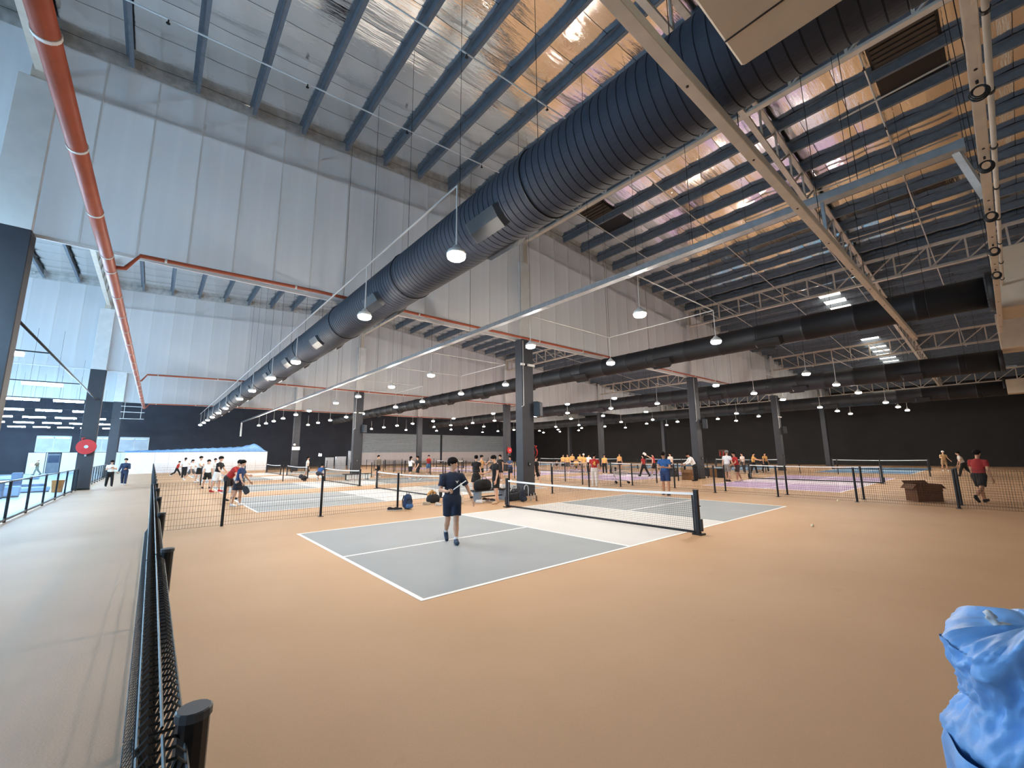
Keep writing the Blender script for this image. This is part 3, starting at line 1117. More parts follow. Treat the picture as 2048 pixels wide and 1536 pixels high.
for ci, cx in enumerate(COLX):
    for r_i, cy in enumerate(ROWS):
        t = thing('pickleball_net', 'black court net with white top tape on the %s %s court from the front' % (ORD[r_i], ncol[ci]), 'net', (cx + (.6 if ci else 0), cy, 0), 0, 'court nets')
        for s in (-1, 1):
            p = ob('net_post', NPOST, t, (0, s * HN, 0), 0 if s < 0 else math.pi)
            ob('post_base', NBASE, p)
            ob('post_cap', NCAP, p)
            ob('winder', NWIND, p)
            ob('crank', NCRANK, p)
            ob('side_band', NSIDE, t, (0, s * (HN - .09), 0))
            ob('lacing_cord', NLACE, t, (0, s * (HN - .06), 0))
        ob('top_tape', NET_TAPE, t)
        ob('bottom_band', NET_BOT, t)
        stuff(ob('net_mesh', NET_MESH, t))

# ------------------------------------------------------------------ things fixed to columns
def speaker(cx, cy, z, face, label):
    t = thing('loudspeaker', label, 'speaker', (cx, cy, z), face, 'wall loudspeakers on the columns')
    part('cabinet', G().bbox(-.17, -.36, -.32, .17, -.06, .32, .015), POST_M, t)
    part('grille', G().box(-.15, -.37, -.3, .15, -.36, .3), mat('grey_grille', (70, 76, 84), .6), t)
    part('bracket', G().box(-.03, -.08, -.05, .03, .02, .05).box(-.03, -.22, .31, .03, -.16, .36).box(-.03, -.2, .34, .03, .02, .36), POST_M, t)
    return t


cm = (COLGX[1], BULK_Y[0] - .25)
speaker(cm[0] + .30, cm[1] - .27, 3.75, math.radians(24), 'black box loudspeaker on the right flank of the main column')
speaker(COLGX[1] + .3, BULK_Y[1] - .52, 3.9, math.radians(20), 'black box loudspeaker on the second column of the grey courts')
speaker(COLGX[2] + .30, BULK_Y[0] - .52, 3.7, math.radians(20), 'black box loudspeaker on the nearest column of the lilac courts')
speaker(COLGX[3] + .30, BULK_Y[0] - .52, 3.7, math.radians(20), 'black box loudspeaker on the column between lilac and blue courts')


def flood_pair(cx, cy, z, label):
    t = thing('emergency_light', label, 'light', (cx, cy, z), 0, 'twin emergency lights')
    for s in (-1, 1):
        part('light_bar', G().bbox(-.06 if s > 0 else -.46, -.34, -.05, .36 if s > 0 else -.24, -.25, .05, .008), WHITE_P, t)
    part('mount', G().box(-.3, -.26, -.03, .34, -.23, .03), POST_M, t)


flood_pair(cm[0], cm[1], 5.75, 'pale twin light bars on the face of the main column')
flood_pair(COLGX[1], BULK_Y[1] - .25, 5.2, 'pale twin light bars on the second column of the grey courts')
flood_pair(COLGX[3], BULK_Y[0] - .25, 4.9, 'pale twin light bars on the column between lilac and blue courts')
for (cx, cy, lab) in ((cm[0], cm[1], 'main column'), (COLGX[1], BULK_Y[1] - .25, 'second grey-court column'), (COLGX[2], BULK_Y[0] - .25, 'nearest lilac-court column'), (COLGX[3], BULK_Y[0] - .25, 'column between lilac and blue courts')):
    pipe('cable_conduit', [(cx - CW / 2 + .06, cy - CD / 2 - .02, BULK_Z - .1), (cx - CW / 2 + .06, cy - CD / 2 - .02, 3.9), (cx - CW / 2 - .05, cy - CD / 2 - .02, 3.85)], .02, WHITE_P, 'white conduit bent at its foot on the ' + lab, 'conduit', 8, group='column conduits')
    t = thing('junction_box', 'small dark junction box low on the ' + lab, 'electrical box', (cx, cy - CD / 2, 1.35), 0, 'junction boxes')
    part('box', G().bbox(-.05, -.05, -.07, .05, 0, .07, .006), POST_M, t)
    part('cover', G().box(-.03, -.056, -.04, .03, -.05, .04), GALV_M, t)

RED_M = mat('hose_reel_red', (196, 44, 44), .4, vary=.08)


def hose_reel(cx, cy, z, face, label, r=.33):
    t = thing('fire_hose_reel', label, 'hose reel', (cx, cy, z), face, 'red fire hose reels')
    part('drum', G().lathe([(.05, -.24), (r, -.24), (r, -.21), (r * .82, -.20), (r * .82, -.06), (r, -.05), (r, -.02), (.05, -.02)], (0, 0, 0), 28, 'y'), RED_M, t, False)
    part('hose', G().tube([((r * .9) * math.cos(a), -.13, (r * .9) * math.sin(a)) for a in [2 * math.pi * k / 28 for k in range(28)]], .05, 8, closed=True), POST_M, t, True)
    part('hub', G().lathe([(.09, -.27), (.09, -.24), (.03, -.23)], (0, 0, 0), 16, 'y'), GALV_M, t)
    part('nozzle', G().tube([(-.18, -.15, r * .85), (-.22, -.17, r * 1.15), (-.1, -.17, r * 1.2)], .03, 8), RED_M, t, True)
    part('bracket', G().box(-.04, -.03, -r - .12, .04, .0, .1), GALV_M, t)


hose_reel(-12.4, BULK_Y[1] - .29 - CD / 2, 2.42, 0, 'round red fire hose reel on the walkway column', .42)
hose_reel(COLGX[1] + CW / 2, BULK_Y[0] - .2, 1.85, math.radians(90), 'red fire hose reel seen edge-on at the right of the main column', .24)
hose_reel(COLGX[2] - .05, BULK_Y[1] - .29 - CD / 2, 2.1, 0, 'red fire hose reel on the column behind the main column', .30)
part_sig = thing('signboard', 'small white sign under a round lamp on the far grey-court column', 'sign', (COLGX[1], BULK_Y[2] - .25 - CD / 2, 2.6))
part('board', G().bbox(-.42, -.05, -.2, .42, 0, .2, .01), WHITE_P, part_sig)
part('bulkhead_lamp', G().lathe([(.05, .3), (.13, .36), (.15, .44), (.1, .52), (.03, .55)], (-.2, -.17, 0), 12), WHITE_P, part_sig)
for k, (cx, cy, z) in enumerate(((-12.4, BULK_Y[2] - .25, 5.2),)):
    t = thing('cable_ladder', 'white cable ladder hung before the far walkway column', 'cable tray', (-11.3, 45.0, 5.35))
    for z in (0, .62, 1.15):
        part('rung', G().cyl((-.85, 0, z), (.85, 0, z), .03, 6), WHITE_P, t)
    for x in (-.6, .6):
        part('hanger', G().cyl((x, 0, 0), (x, 0, 1.6), .02, 6), WHITE_P, t)

# fire equipment and cabinets along the far walls
FLM = emat('flood_lamp', (.75, .9, 1.0), 120)
t = thing('floodlight', 'bright cool floodlight on a stand before the black back wall', 'lamp', (7.1, 50.0, 0))
part('stand', G().cyl((0, 0, 0), (0, 0, 1.7), .03, 8).beam((-.4, 0, .02), (.4, 0, .02), .05, .04).beam((0, -.4, .02), (0, .4, .02), .05, .04), POST_M, t)
part('casing', G().bbox(-.2, -.05, 1.65, .2, .1, 2.0, .01), POST_M, t)
part('lens', G().box(-.17, -.06, 1.68, .17, -.05, 1.97), FLM, t)
cabm = mat('pale_grey_cabinet', (172, 178, 186), .5)
for k, (xa, xb, zt, lab) in enumerate(((7.1, 8.0, 1.5, 'short pale grey cabinet left of two others by the back fence'), (8.3, 9.5, 1.6, 'wide pale grey cabinet in the middle by the back fence'), (9.9, 11.0, 2.3, 'tall pale grey notice cabinet by the back fence'))):
    t = thing('cabinet', lab, 'cabinet', ((xa + xb) / 2, 47.5, 0), 0, 'pale cabinets by the back fence')
    part('body', G().bbox(-(xb - xa) / 2, -.25, 0, (xb - xa) / 2, .25, zt, .015), cabm, t)
    part('door', G().box(-(xb - xa) / 2 + .05, -.27, .08, -.01, -.25, zt - .06), cabm, t)
    part('door', G().box(.01, -.27, .08, (xb - xa) / 2 - .05, -.25, zt - .06), cabm, t)
FX = mat('extinguisher_red', (178, 50, 40), .4)
t = thing('fire_point', 'dark board with two red fire extinguishers on the black side wall', 'fire equipment', (55.49, 20.0, 0), -math.pi / 2)
part('board', G().box(-.5, -.06, 1.0, .5, -.0, 2.0), mat('brown_board', (96, 66, 52), .6), t)
for s in (-.25, .25):
    part('extinguisher', G().lathe([(.06, 1.05), (.09, 1.1), (.09, 1.6), (.05, 1.7), (.03, 1.78)], (s, -.16, 0), 12), FX, t, True)

# ------------------------------------------------------------------ smooth solid builder (distance field -> surface)
def cone(a, b, ra, rb=None, sc=(1, 1, 1), flat=0, op='add', k=None):
    return dict(a=np.array(a, float), b=np.array(b, float), ra=ra, rb=ra if rb is None else rb, sc=np.array(sc, float), flat=flat, op=op, k=k)


def ball(c, r, sc=(1, 1, 1), op='add', k=None):
    return cone(c, np.array(c, float) + (0, 0, 1e-5), r, r, sc, 0, op, k)


def halfspace(p, n):
    """keeps the side the normal n points to"""
    return dict(op='cut', p=np.array(p, float), n=np.array(n, float))


def solid(prims, res, k=.03):
    lo = np.full(3, 1e9)
    hi = -lo
    for p in prims:
        if p['op'] == 'add':
            ext = max(p['ra'], p['rb']) / p['sc']
            lo = np.minimum(lo, np.minimum(p['a'], p['b']) - ext)
            hi = np.maximum(hi, np.maximum(p['a'], p['b']) + ext)
    lo = lo - 2.5 * res
    hi = hi + 2.5 * res
    n = np.ceil((hi - lo) / res).astype(int) + 1
    F = np.full(n, .25, np.float32)
    ax = [lo[i] + res * np.arange(n[i]) for i in range(3)]
    for p in prims:
        if p['op'] == 'cut':
            d = (ax[0][:, None, None] - p['p'][0]) * p['n'][0] + (ax[1][None, :, None] - p['p'][1]) * p['n'][1] + (ax[2][None, None, :] - p['p'][2]) * p['n'][2]
            F = np.maximum(F, -d.astype(np.float32))
            continue
        kk = p['k'] if p['k'] is not None else k
        ext = max(p['ra'], p['rb']) / p['sc'] + kk + 2 * res
        i0 = np.maximum(np.floor((np.minimum(p['a'], p['b']) - ext - lo) / res).astype(int), 0)
        i1 = np.minimum(np.ceil((np.maximum(p['a'], p['b']) + ext - lo) / res).astype(int) + 1, n)
        if (i1 <= i0).any():
            continue
        sl = tuple(slice(i0[i], i1[i]) for i in range(3))
        P = np.stack(np.meshgrid(ax[0][sl[0]], ax[1][sl[1]], ax[2][sl[2]], indexing='ij'), -1)
        ab = p['b'] - p['a']
        L2 = ab @ ab
        ap = P - p['a']
        t = np.clip(ap @ ab / L2, 0, 1)
        dl = (ap - t[..., None] * ab) * p['sc']
        d = np.sqrt((dl ** 2).sum(-1)) - (p['ra'] + t * (p['rb'] - p['ra']))
        d = d / max(1.0, p['sc'].max() ** .5)
        if p['flat']:
            un = ab / math.sqrt(L2)
            if p['flat'] & 2:
                d = np.maximum(d, (P - p['b']) @ un)
            if p['flat'] & 1:
                d = np.maximum(d, -((P - p['a']) @ un))
        d = d.astype(np.float32)
        f = F[sl]
        if p['op'] == 'sub':
            F[sl] = np.maximum(f, -d)
        else:
            h = np.maximum(kk - np.abs(f - d), 0) / max(kk, 1e-6)
            F[sl] = np.minimum(f, d) - h * h * kk * .25
    # naive surface nets
    s = F < 0
    c = [s[i:n[0] - 1 + i, j:n[1] - 1 + j, l:n[2] - 1 + l] for i in (0, 1) for j in (0, 1) for l in (0, 1)]
    cnt = sum(q.astype(np.int8) for q in c)
    act = (cnt > 0) & (cnt < 8)
    I = np.argwhere(act)
    idx = np.full(act.shape, -1, np.int64)
    idx[act] = np.arange(len(I))
    acc = np.zeros((len(I), 3))
    num = np.zeros(len(I))
    off = [np.array(o) for o in ((0, 0, 0), (0, 0, 1), (0, 1, 0), (0, 1, 1), (1, 0, 0), (1, 0, 1), (1, 1, 0), (1, 1, 1))]
    for a in range(8):
        for b in range(a + 1, 8):
            if (off[a] != off[b]).sum() != 1:
                continue
            A, B = I + off[a], I + off[b]
            fa, fb = F[A[:, 0], A[:, 1], A[:, 2]], F[B[:, 0], B[:, 1], B[:, 2]]
            m = (fa < 0) != (fb < 0)
            t = np.where(m, fa / np.where(m, fa - fb, 1), 0)
            acc += m[:, None] * (off[a] + t[:, None] * (off[b] - off[a]))
            num += m
    V = lo + res * (I + acc / num[:, None])
    faces = []
    for axn in range(3):
        sh = [slice(None)] * 3
        sa, sb = list(sh), list(sh)
        sa[axn], sb[axn] = slice(0, -1), slice(1, None)
        e = s[tuple(sa)] != s[tuple(sb)]
        E_ = np.argwhere(e)
        o1, o2 = [(1, 2), (2, 0), (0, 1)][axn]
        ok = (E_[:, o1] > 0) & (E_[:, o2] > 0) & (E_[:, o1] < n[o1] - 1) & (E_[:, o2] < n[o2] - 1)
        E_ = E_[ok]
        sg = s[E_[:, 0], E_[:, 1], E_[:, 2]]
        q = []
        for d1, d2 in ((-1, -1), (0, -1), (0, 0), (-1, 0)):
            c2 = E_.copy()
            c2[:, o1] += d1
            c2[:, o2] += d2
            q.append(idx[c2[:, 0], c2[:, 1], c2[:, 2]])
        q = np.stack(q, 1)
        q[~sg] = q[~sg][:, ::-1]
        faces.append(q)
    return V, np.concatenate(faces)


def np_mesh(name, V, Fc, m, smooth=True):
    me = D.meshes.new(name)
    nv, nf = len(V), len(Fc)
    me.vertices.add(nv)
    me.vertices.foreach_set('co', np.asarray(V, np.float32).ravel())
    me.loops.add(nf * 4)
    me.loops.foreach_set('vertex_index', np.asarray(Fc, np.int32).ravel())
    me.polygons.add(nf)
    me.polygons.foreach_set('loop_start', np.arange(nf, dtype=np.int32) * 4)
    me.polygons.foreach_set('use_smooth', np.full(nf, smooth))
    me.materials.append(m)
    me.update(calc_edges=True)
    me.validate()
    return me


def blob(name, prims, res, m, parent=None, loc=(0, 0, 0), rz=0.0, k=.03):
    V, Fc = solid(prims, res, k)
    return ob(name, np_mesh(name, V, Fc, m), parent, loc, rz)


# ------------------------------------------------------------------ people
def hand_mesh(curl):
    """person's left hand, wrist at origin, fingers down, thumb forward (-Y), palm to -X"""
    pr = [cone((0, 0, .02), (0, 0, -.03), .024, .026, (1.35, 1, 1))]
    for yy, ln, bs in ((-.030, .070, .088), (-.010, .080, .092), (.010, .074, .088), (.029, .058, .080)):
        pr.append(cone((0, yy * .55, -.01), (0, yy, -bs), .013, .0115, k=.012))
        p = np.array((0, yy, -bs))
        ang = 0.0
        for q, fr in enumerate((.42, .32, .26)):
            ang += curl * (.5 if q == 0 else 1.0)
            d = np.array((-math.sin(ang), 0, -math.cos(ang))) * ln * fr
            pr.append(cone(p, p + d, .0095 - .0008 * q, .0085 - .0008 * q, k=.004))
            p = p + d
    a = np.array((-.004, -.022, -.025))
    b = np.array((-.014, -.050, -.058))
    c = np.array((-.026 - .02 * (curl > .6), -.054 + .02 * (curl > .6), -.085))
    pr += [cone(a, b, .015, .011, k=.012), cone(b, c, .0105, .0085, k=.004)]
    return solid(pr, .0045, .01)


HANDS = {'relaxed': hand_mesh(.35), 'grip': hand_mesh(1.15)}
SKIN = mat('skin', (214, 168, 140), .55, vary=.05, scale=8)
SKIN_T = mat('tan_skin', (190, 140, 110), .55, vary=.05, scale=8)
HAIR = mat('black_hair', (24, 21, 21), .85, vary=.3, scale=60, bump=.6, bscale=70, spec=.15)
HAIRB = mat('dark_brown_hair', (48, 36, 30), .5, vary=.2, scale=30)
EYE_M = mat('eye_dark', (22, 18, 18), .2)
LIP_M = mat('lip', (170, 104, 96), .5)


def cloth(rgb):
    return mat('cloth_%d_%d_%d' % rgb, rgb, .85, vary=.10, scale=14, bump=.25, bscale=22)


def rot_to(d):
    """rotation taking -Z to d"""
    return np.array(Vector((0, 0, -1)).rotation_difference(Vector(d)).to_matrix())


def rad(*a):
    return [math.radians(x) for x in a]


def person(label, pos, face, H=1.7, shirt=(240, 240, 238), bottom='shorts', bcol=(30, 32, 38), shoe=(235, 235, 235), lean=3, headlean=None, headyaw=0,
           LL=(6, 4, 4), RL=(-6, 6, 4), AL=(4, 10, 12, 0), AR=(4, 10, 12, 0), hair='short', female=False, sleeve=.55, res=.017, skin=None, hcol=None,
           detail=False, hands=('relaxed', 'relaxed'), sock=None, group='people in the hall', tucked=True, hold=None):
    skin = skin or SKIN
    hcol = hcol or HAIR
    S = H / 1.7
    sw = .165 if female else .19
    hw = .095 if female else .09
    le = math.radians(lean)
    hl = math.radians(lean * .4 if headlean is None else headlean)
    up = np.array((0, -math.sin(le), math.cos(le)))
    # legs first (relative to pelvis), then set the pelvis height
    legs = {}
    low = 0
    for side, (th, kn, sp) in ((1, LL), (-1, RL)):
        th, kn, sp = rad(th, kn, sp)
        hip = np.array((side * hw, 0, 0))
        kne = hip + .43 * np.array((side * math.sin(sp), -math.sin(th) * math.cos(sp), -math.cos(th) * math.cos(sp)))
        b = th - kn
        ank = kne + .41 * np.array((side * math.sin(sp) * .4, -math.sin(b), -math.cos(b)))
        legs[side] = (hip, kne, ank, b)
        low = min(low, ank[2])
    pz = -low + .075
    pel = np.array((0, 0, pz))
    for side in legs:
        h_, k_, a_, b_ = legs[side]
        legs[side] = (h_ + pel, k_ + pel, a_ + pel, b_)
    waist = pel + up * .16
    chest = pel + up * .36
    neck = pel + up * .52
    sho = {}
    arms = {}
    for side, (f, ab, el, inn) in ((1, AL), (-1, AR)):
        f, ab, el, inn = rad(f, ab, el, inn)
        s0 = pel + up * .458 + np.array((side * sw, 0, 0))
        e0 = s0 + .285 * np.array((side * math.sin(ab), -math.sin(f) * math.cos(ab), -math.cos(f) * math.cos(ab)))
        f2 = f + el
        ab2 = ab - inn
        d2 = np.array((side * math.sin(ab2), -math.sin(f2) * math.cos(ab2), -math.cos(f2) * math.cos(ab2)))
        w0 = e0 + .245 * d2
        arms[side] = (s0, e0, w0, d2)
    hup = np.array((0, -math.sin(hl), math.cos(hl)))
    hc = neck + hup * .205 + np.array((0, -.012, 0))
    hy = math.radians(headyaw)

    def hp(x, y, z):
        # head local -> body
        v = np.array((x * math.cos(hy) - y * math.sin(hy), x * math.sin(hy) + y * math.cos(hy), z))
        return hc + np.array((v[0], v[1] * math.cos(hl) - v[2] * math.sin(hl), v[1] * math.sin(hl) + v[2] * math.cos(hl)))
    bw = (.145 if female else .155)
    body = [
        cone(pel + up * -.02, waist, .155 if female else .15, .125 if female else .14, (1, 1.45, 1)),
        cone(waist, chest, .125 if female else .14, bw, (1, 1.4, 1)),
        cone(chest, pel + up * .44, bw, .10, (1, 1.35, 1)),
        cone(pel + up * .475, pel + up * .452 + np.array((-sw * .9, 0, 0)), .055, .05, k=.05), cone(pel + up * .475, pel + up * .452 + np.array((sw * .9, 0, 0)), .055, .05, k=.05),
        cone(neck - up * .05, hc - hup * .05 + np.array((0, .014, 0)), .054, .047, k=.02)]
    for side in (1, -1):
        h_, k_, a_, b_ = legs[side]
        body += [cone(h_, k_, .088, .056, k=.04), cone(k_ - np.array((0, 0, .0)), k_ * .55 + a_ * .45 + np.array((0, .012, 0)), .054, .056, k=.02), cone(k_ * .55 + a_ * .45 + np.array((0, .012, 0)), a_, .055, .036, k=.02)]
        fd = np.array((0, -math.cos(max(-.9, min(.9, b_))), math.sin(b_) * .9))
        fd = fd / np.linalg.norm(fd)
        body.append(cone(a_ + np.array((0, 0, -.03)), a_ + fd * .14 + np.array((0, 0, -.05)), .036, .028, k=.02))
        s0, e0, w0, d2 = arms[side]
        body += [cone(s0, e0, .052 if not female else .044, .038, k=.03), cone(e0, w0, .039, .026, k=.015)]
    body += [ball(hp(0, .022, .028), .084, k=.02), ball(hp(0, -.022, .03), .074, k=.02), cone(hp(0, -.022, -.015), hp(0, -.050, -.074), .066, .038, k=.02),
             cone(hp(0, -.088, .01), hp(0, -.106, -.028), .008, .013, k=.012), ball(hp(.078, .006, -.004), .02, (1.6, 1, .8), k=.006), ball(hp(-.078, .006, -.004), .02, (1.6, 1, .8), k=.006)]
    if detail:
        body += [ball(hp(.034, -.098, .012), .018, op='sub'), ball(hp(-.034, -.098, .012), .018, op='sub'),
                 cone(hp(-.022, -.086, -.052), hp(.022, -.086, -.052), .008, .008, k=.008)]
    V, Fc = solid(body, res / S, .03)
    for side in (1, -1):
        s0, e0, w0, d2 = arms[side]
        hv, hf = HANDS[hands[0 if side > 0 else 1]]
        R3 = rot_to(d2)
        hv2 = hv.copy()
        hf2 = hf
        if side < 0:
            hv2[:, 0] *= -1
            hf2 = hf[:, ::-1]
        hv2 = hv2 @ R3.T + w0 + d2 * .012
        Fc = np.concatenate([Fc, hf2 + len(V)])
        V = np.concatenate([V, hv2])
    cam_dir = np.array((CAM[0] - pos[0], CAM[1] - pos[1]))
    cam_dir = cam_dir / np.linalg.norm(cam_dir)
    rz = math.atan2(cam_dir[0], -cam_dir[1]) + math.radians(face)
    root = ob('person', np_mesh('person', V * S, Fc, skin), None, (pos[0], pos[1], 0), rz)
    tag(root, label, 'person', group)

    def add(nm, prims, m, k=.025, rs=None):
        V2, F2 = solid(prims, (rs or res) / S, k)
        return ob(nm, np_mesh(nm, V2 * S, F2, m), root)
    # shirt
    o = .016
    hem = pel + up * (.0 if bottom != 'dress' else -.02)
    sp = [cone(hem, waist, .158 + o, .142 + o, (1, 1.4, 1), 1), cone(waist, chest, .14 + o, bw + o, (1, 1.38, 1)), cone(chest, pel + up * .445, bw + o, .095 + o, (1, 1.32, 1)),
          cone(pel + up * .475, pel + up * .452 + np.array((-sw * .9, 0, 0)), .054 + o, .05 + o, k=.05), cone(pel + up * .475, pel + up * .452 + np.array((sw * .9, 0, 0)), .054 + o, .05 + o, k=.05)]
    for side in (1, -1):
        s0, e0, w0, d2 = arms[side]
        if sleeve > 1:
            sp += [cone(s0, e0, .052 + o, .042 + o, k=.02), cone(e0, w0 * .92 + e0 * .08, .042 + o, .03 + o, flat=2, k=.015)]
        elif sleeve > 0:
            sp.append(cone(s0, s0 + (e0 - s0) * sleeve, .053 + o, .054 + o, flat=2, k=.02))
    add('shirt' if bottom != 'dress' else 'dress_top', sp, cloth(shirt))
    # bottom
    o = .018
    if bottom in ('shorts', 'trousers'):
        bp = [cone(pel + up * -.03, pel + up * .08, .16 + o, .145 + o, (1, 1.35, 1), 2)]
        for side in (1, -1):
            h_, k_, a_, b_ = legs[side]
            if bottom == 'shorts':
                bp.append(cone(h_, h_ + (k_ - h_) * .82, .09 + o, .085 + o, flat=2, k=.03))
            else:
                bp += [cone(h_, k_, .09 + o, .062 + o, k=.03), cone(k_, a_ + np.array((0, 0, -.01)), .064 + o, .048 + o, flat=2, k=.02)]
        add(bottom, bp, cloth(bcol))
    elif bottom == 'skirt':
        add('skirt', [cone(pel + up * .08, pel + np.array((0, 0, -.30)), .155, .245, (1, 1.2, 1), 3), ], cloth(bcol), .01)
    elif bottom == 'dress':
        add('dress_skirt', [cone(pel + up * .12, pel + np.array((0, 0, -.42)), .15, .25, (1, 1.25, 1), 3)], cloth(shirt), .01)
    # shoes
    for side in (1, -1):
        h_, k_, a_, b_ = legs[side]
        fd = np.array((0, -math.cos(max(-.9, min(.9, b_))), math.sin(b_) * .9))
        fd = fd / np.linalg.norm(fd)
        heel = a_ + np.array((0, .02, -.035))
        toe = a_ + fd * .155 + np.array((0, 0, -.045))
        add('shoe', [cone(heel, toe, .047, .040, (1, 1, 1.0)), cone(a_ + np.array((0, .01, .01)), a_ + fd * .07 + np.array((0, 0, -.035)), .044, .04), halfspace((0, 0, heel[2] - .042) if abs(b_) < .5 else (0, 0, -9), (0, 0, 1))], cloth(shoe), .02, min(res, .012))
        if sock or detail:
            add('sock', [cone(a_ + np.array((0, 0, -.01)), a_ + (k_ - a_) * .18, .041, .043, flat=2)], cloth(sock or (240, 240, 240)), .01, min(res, .010))
    # hair
    hr = [ball(hp(0, .028, .040), .097), ball(hp(0, -.02, .054), .084, k=.03), cone(hp(-.045, -.062, .062), hp(.045, -.062, .062), .03, .03, k=.02)]
    trg = np.random.default_rng(len(label))
    for q in range(16):
        a = trg.uniform(0, 6.28)
        e = trg.uniform(.1, 1.3)
        d0 = np.array((math.cos(a) * math.cos(e), math.sin(a) * math.cos(e), math.sin(e)))
        p0 = np.array((0, .012, .045)) + d0 * .075
        p1 = p0 + d0 * .022 + np.array((.02 * math.cos(a), -.02, -.035))
        hr.append(cone(hp(*p0), hp(*p1), .024, .012, k=.012))
    for q in range(5):
        xx = -.05 + .025 * q
        hr.append(cone(hp(xx, -.082 + abs(xx) * .25, .075), hp(xx + .008, -.092 + abs(xx) * .35, .036 + trg.uniform(-.006, .008)), .016, .007, k=.01))
    hr.append(ball(hp(0, -.128, -.055), .090, op='sub'))
    cutz = hp(0, .1, -.085)
    nv_ = hp(0, -.45, .9) - hp(0, 0, 0)
    hr.append(halfspace(cutz, nv_ / np.linalg.norm(nv_)))
    if hair == 'long':
        hr = hr[:-2] + [hr[-2], cone(hp(0, .07, .0), hp(0, .095, -.26), .075, .05, (1, 1.6, 1), k=.04)]
    elif hair == 'pony':
        hr.append(cone(hp(0, .105, .03), hp(0, .15, -.15), .034, .018, k=.02))
    elif hair == 'bun':
        hr.append(ball(hp(0, .10, .085), .045, k=.015))
    if hair == 'cap':
        add('cap', [ball(hp(0, .01, .045), .097), cone(hp(0, -.06, .055), hp(0, -.14, .045), .06, .05, (1, 1, 5)), halfspace(hp(0, 0, .03), hup)], cloth((236, 232, 226)), .01, .012)
        hr = [ball(hp(0, .03, .03), .092), ball(hp(0, -.11, -.03), .10, op='sub'), halfspace(cutz, hup)]
    add('hair', hr, hcol, .008, min(res, .009))
    if detail:
        for side in (1, -1):
            add('eye', [ball(hp(side * .033, -.083, .012), .0115, (1, 1, 1.3))], EYE_M, .002, .003)
            add('eyebrow', [cone(hp(side * .018, -.093, .036), hp(side * .052, -.084, .036), .005, .004)], HAIR, .002, .004)
        add('mouth', [cone(hp(-.02, -.090, -.053), hp(.02, -.090, -.053), .006, .006)], LIP_M, .002, .004)
    Rz = Matrix.Rotation(rz, 4, 'Z')
    out = {}
    for side in (1, -1):
        s0, e0, w0, d2 = arms[side]
        out[side] = (Vector((pos[0], pos[1], 0)) + Rz @ Vector((w0 + d2 * .085) * S), Rz @ Vector(d2))
    return root, out, rz


def paddle(c, direction, normal, rgb, label, edge=(30, 30, 32)):
    """paddle with the grip centre at c, blade along direction"""
    x = Vector(direction).normalized()
    n = Vector(normal)
    n = (n - x * n.dot(x)).normalized()
    y = n.cross(x)
    t = thing('paddle', label, 'paddle', c, 0, 'pickleball paddles')
    t.rotation_euler = Matrix((x, y, n)).transposed().to_euler()
    part('grip', G().tube([(-.06, 0, 0), (.08, 0, 0)], .016, 8), mat('paddle_grip', (40, 40, 42), .7), t)

    def outline(m_, z):
        pts = []
        for (px_, py_) in ((.08, .02), (.12, .07), (.16, .096), (.22, .1), (.33, .1), (.365, .088), (.385, .06), (.39, 0)):
            pts.append((px_, py_ * m_, z))
        return pts + [(a, -b, c_) for a, b, c_ in reversed(pts[:-1])]
    gg = G()
    o1, o2 = outline(1, -.007), outline(1, .007)
    nn = len(o1)
    gg.v = o1 + o2
    gg.f = [tuple(range(nn - 1, -1, -1)), tuple(range(nn, 2 * nn))] + [(i, (i + 1) % nn, nn + (i + 1) % nn, nn + i) for i in range(nn)]
    part('blade', gg, cloth(rgb), t)
    part('edge_guard', G().tube([(a, b, 0) for a, b, _ in o1], .006, 5, closed=True), cloth(edge), t)
    return t


# the player walking across the near court
pp1 = gp(903, 1086)
pr, hd, rz = person('young person in navy shirt and shorts walking on the near grey court', pp1, 10, 1.70, (32, 42, 62), 'shorts', (34, 44, 64), (52, 66, 86), lean=2, headyaw=52, headlean=4,
                    LL=(13, 5, -2), RL=(-12, 30, -3), AL=(-8, 30, 14, 8), AR=(8, 14, 78, 42), res=.0105, detail=True, hands=('relaxed', 'grip'), sleeve=.72, sock=(236, 236, 236))
gcen, gdir = hd[-1]
Rz3 = Matrix.Rotation(rz, 3, 'Z')
paddle(gcen, Rz3 @ Vector((.80, -.20, .56)), Rz3 @ Vector((-.55, .12, .82)), (238, 238, 236), 'white paddle held across the chest of the walking player', (200, 200, 200))
part('wristband', G().tube([Vector((.0, 0, .03)), Vector((0, 0, -.01))], .034, 12), POST_M, pr, True, (Rz3.inverted() @ (hd[1][0] - Vector((pp1[0], pp1[1], 0)))) - (Rz3.inverted() @ hd[1][1]) * .10)
# chest emblem and shorts mark
em = G()
em.v = [(-.035, 0, .03), (.04, 0, .035), (.005, 0, -.03), (.0, 0, .012)]
em.f = [(0, 3, 2), (3, 1, 2)]
lg = part('chest_emblem', em, WHITE_P, pr, False, (.075, -.142, 1.245))
lg2 = part('shorts_mark', G().quad((-.018, 0, 0), (0, 0, -.012), (.018, 0, 0), (0, 0, .014)), WHITE_P, pr, False, (.10, -.135, .60))

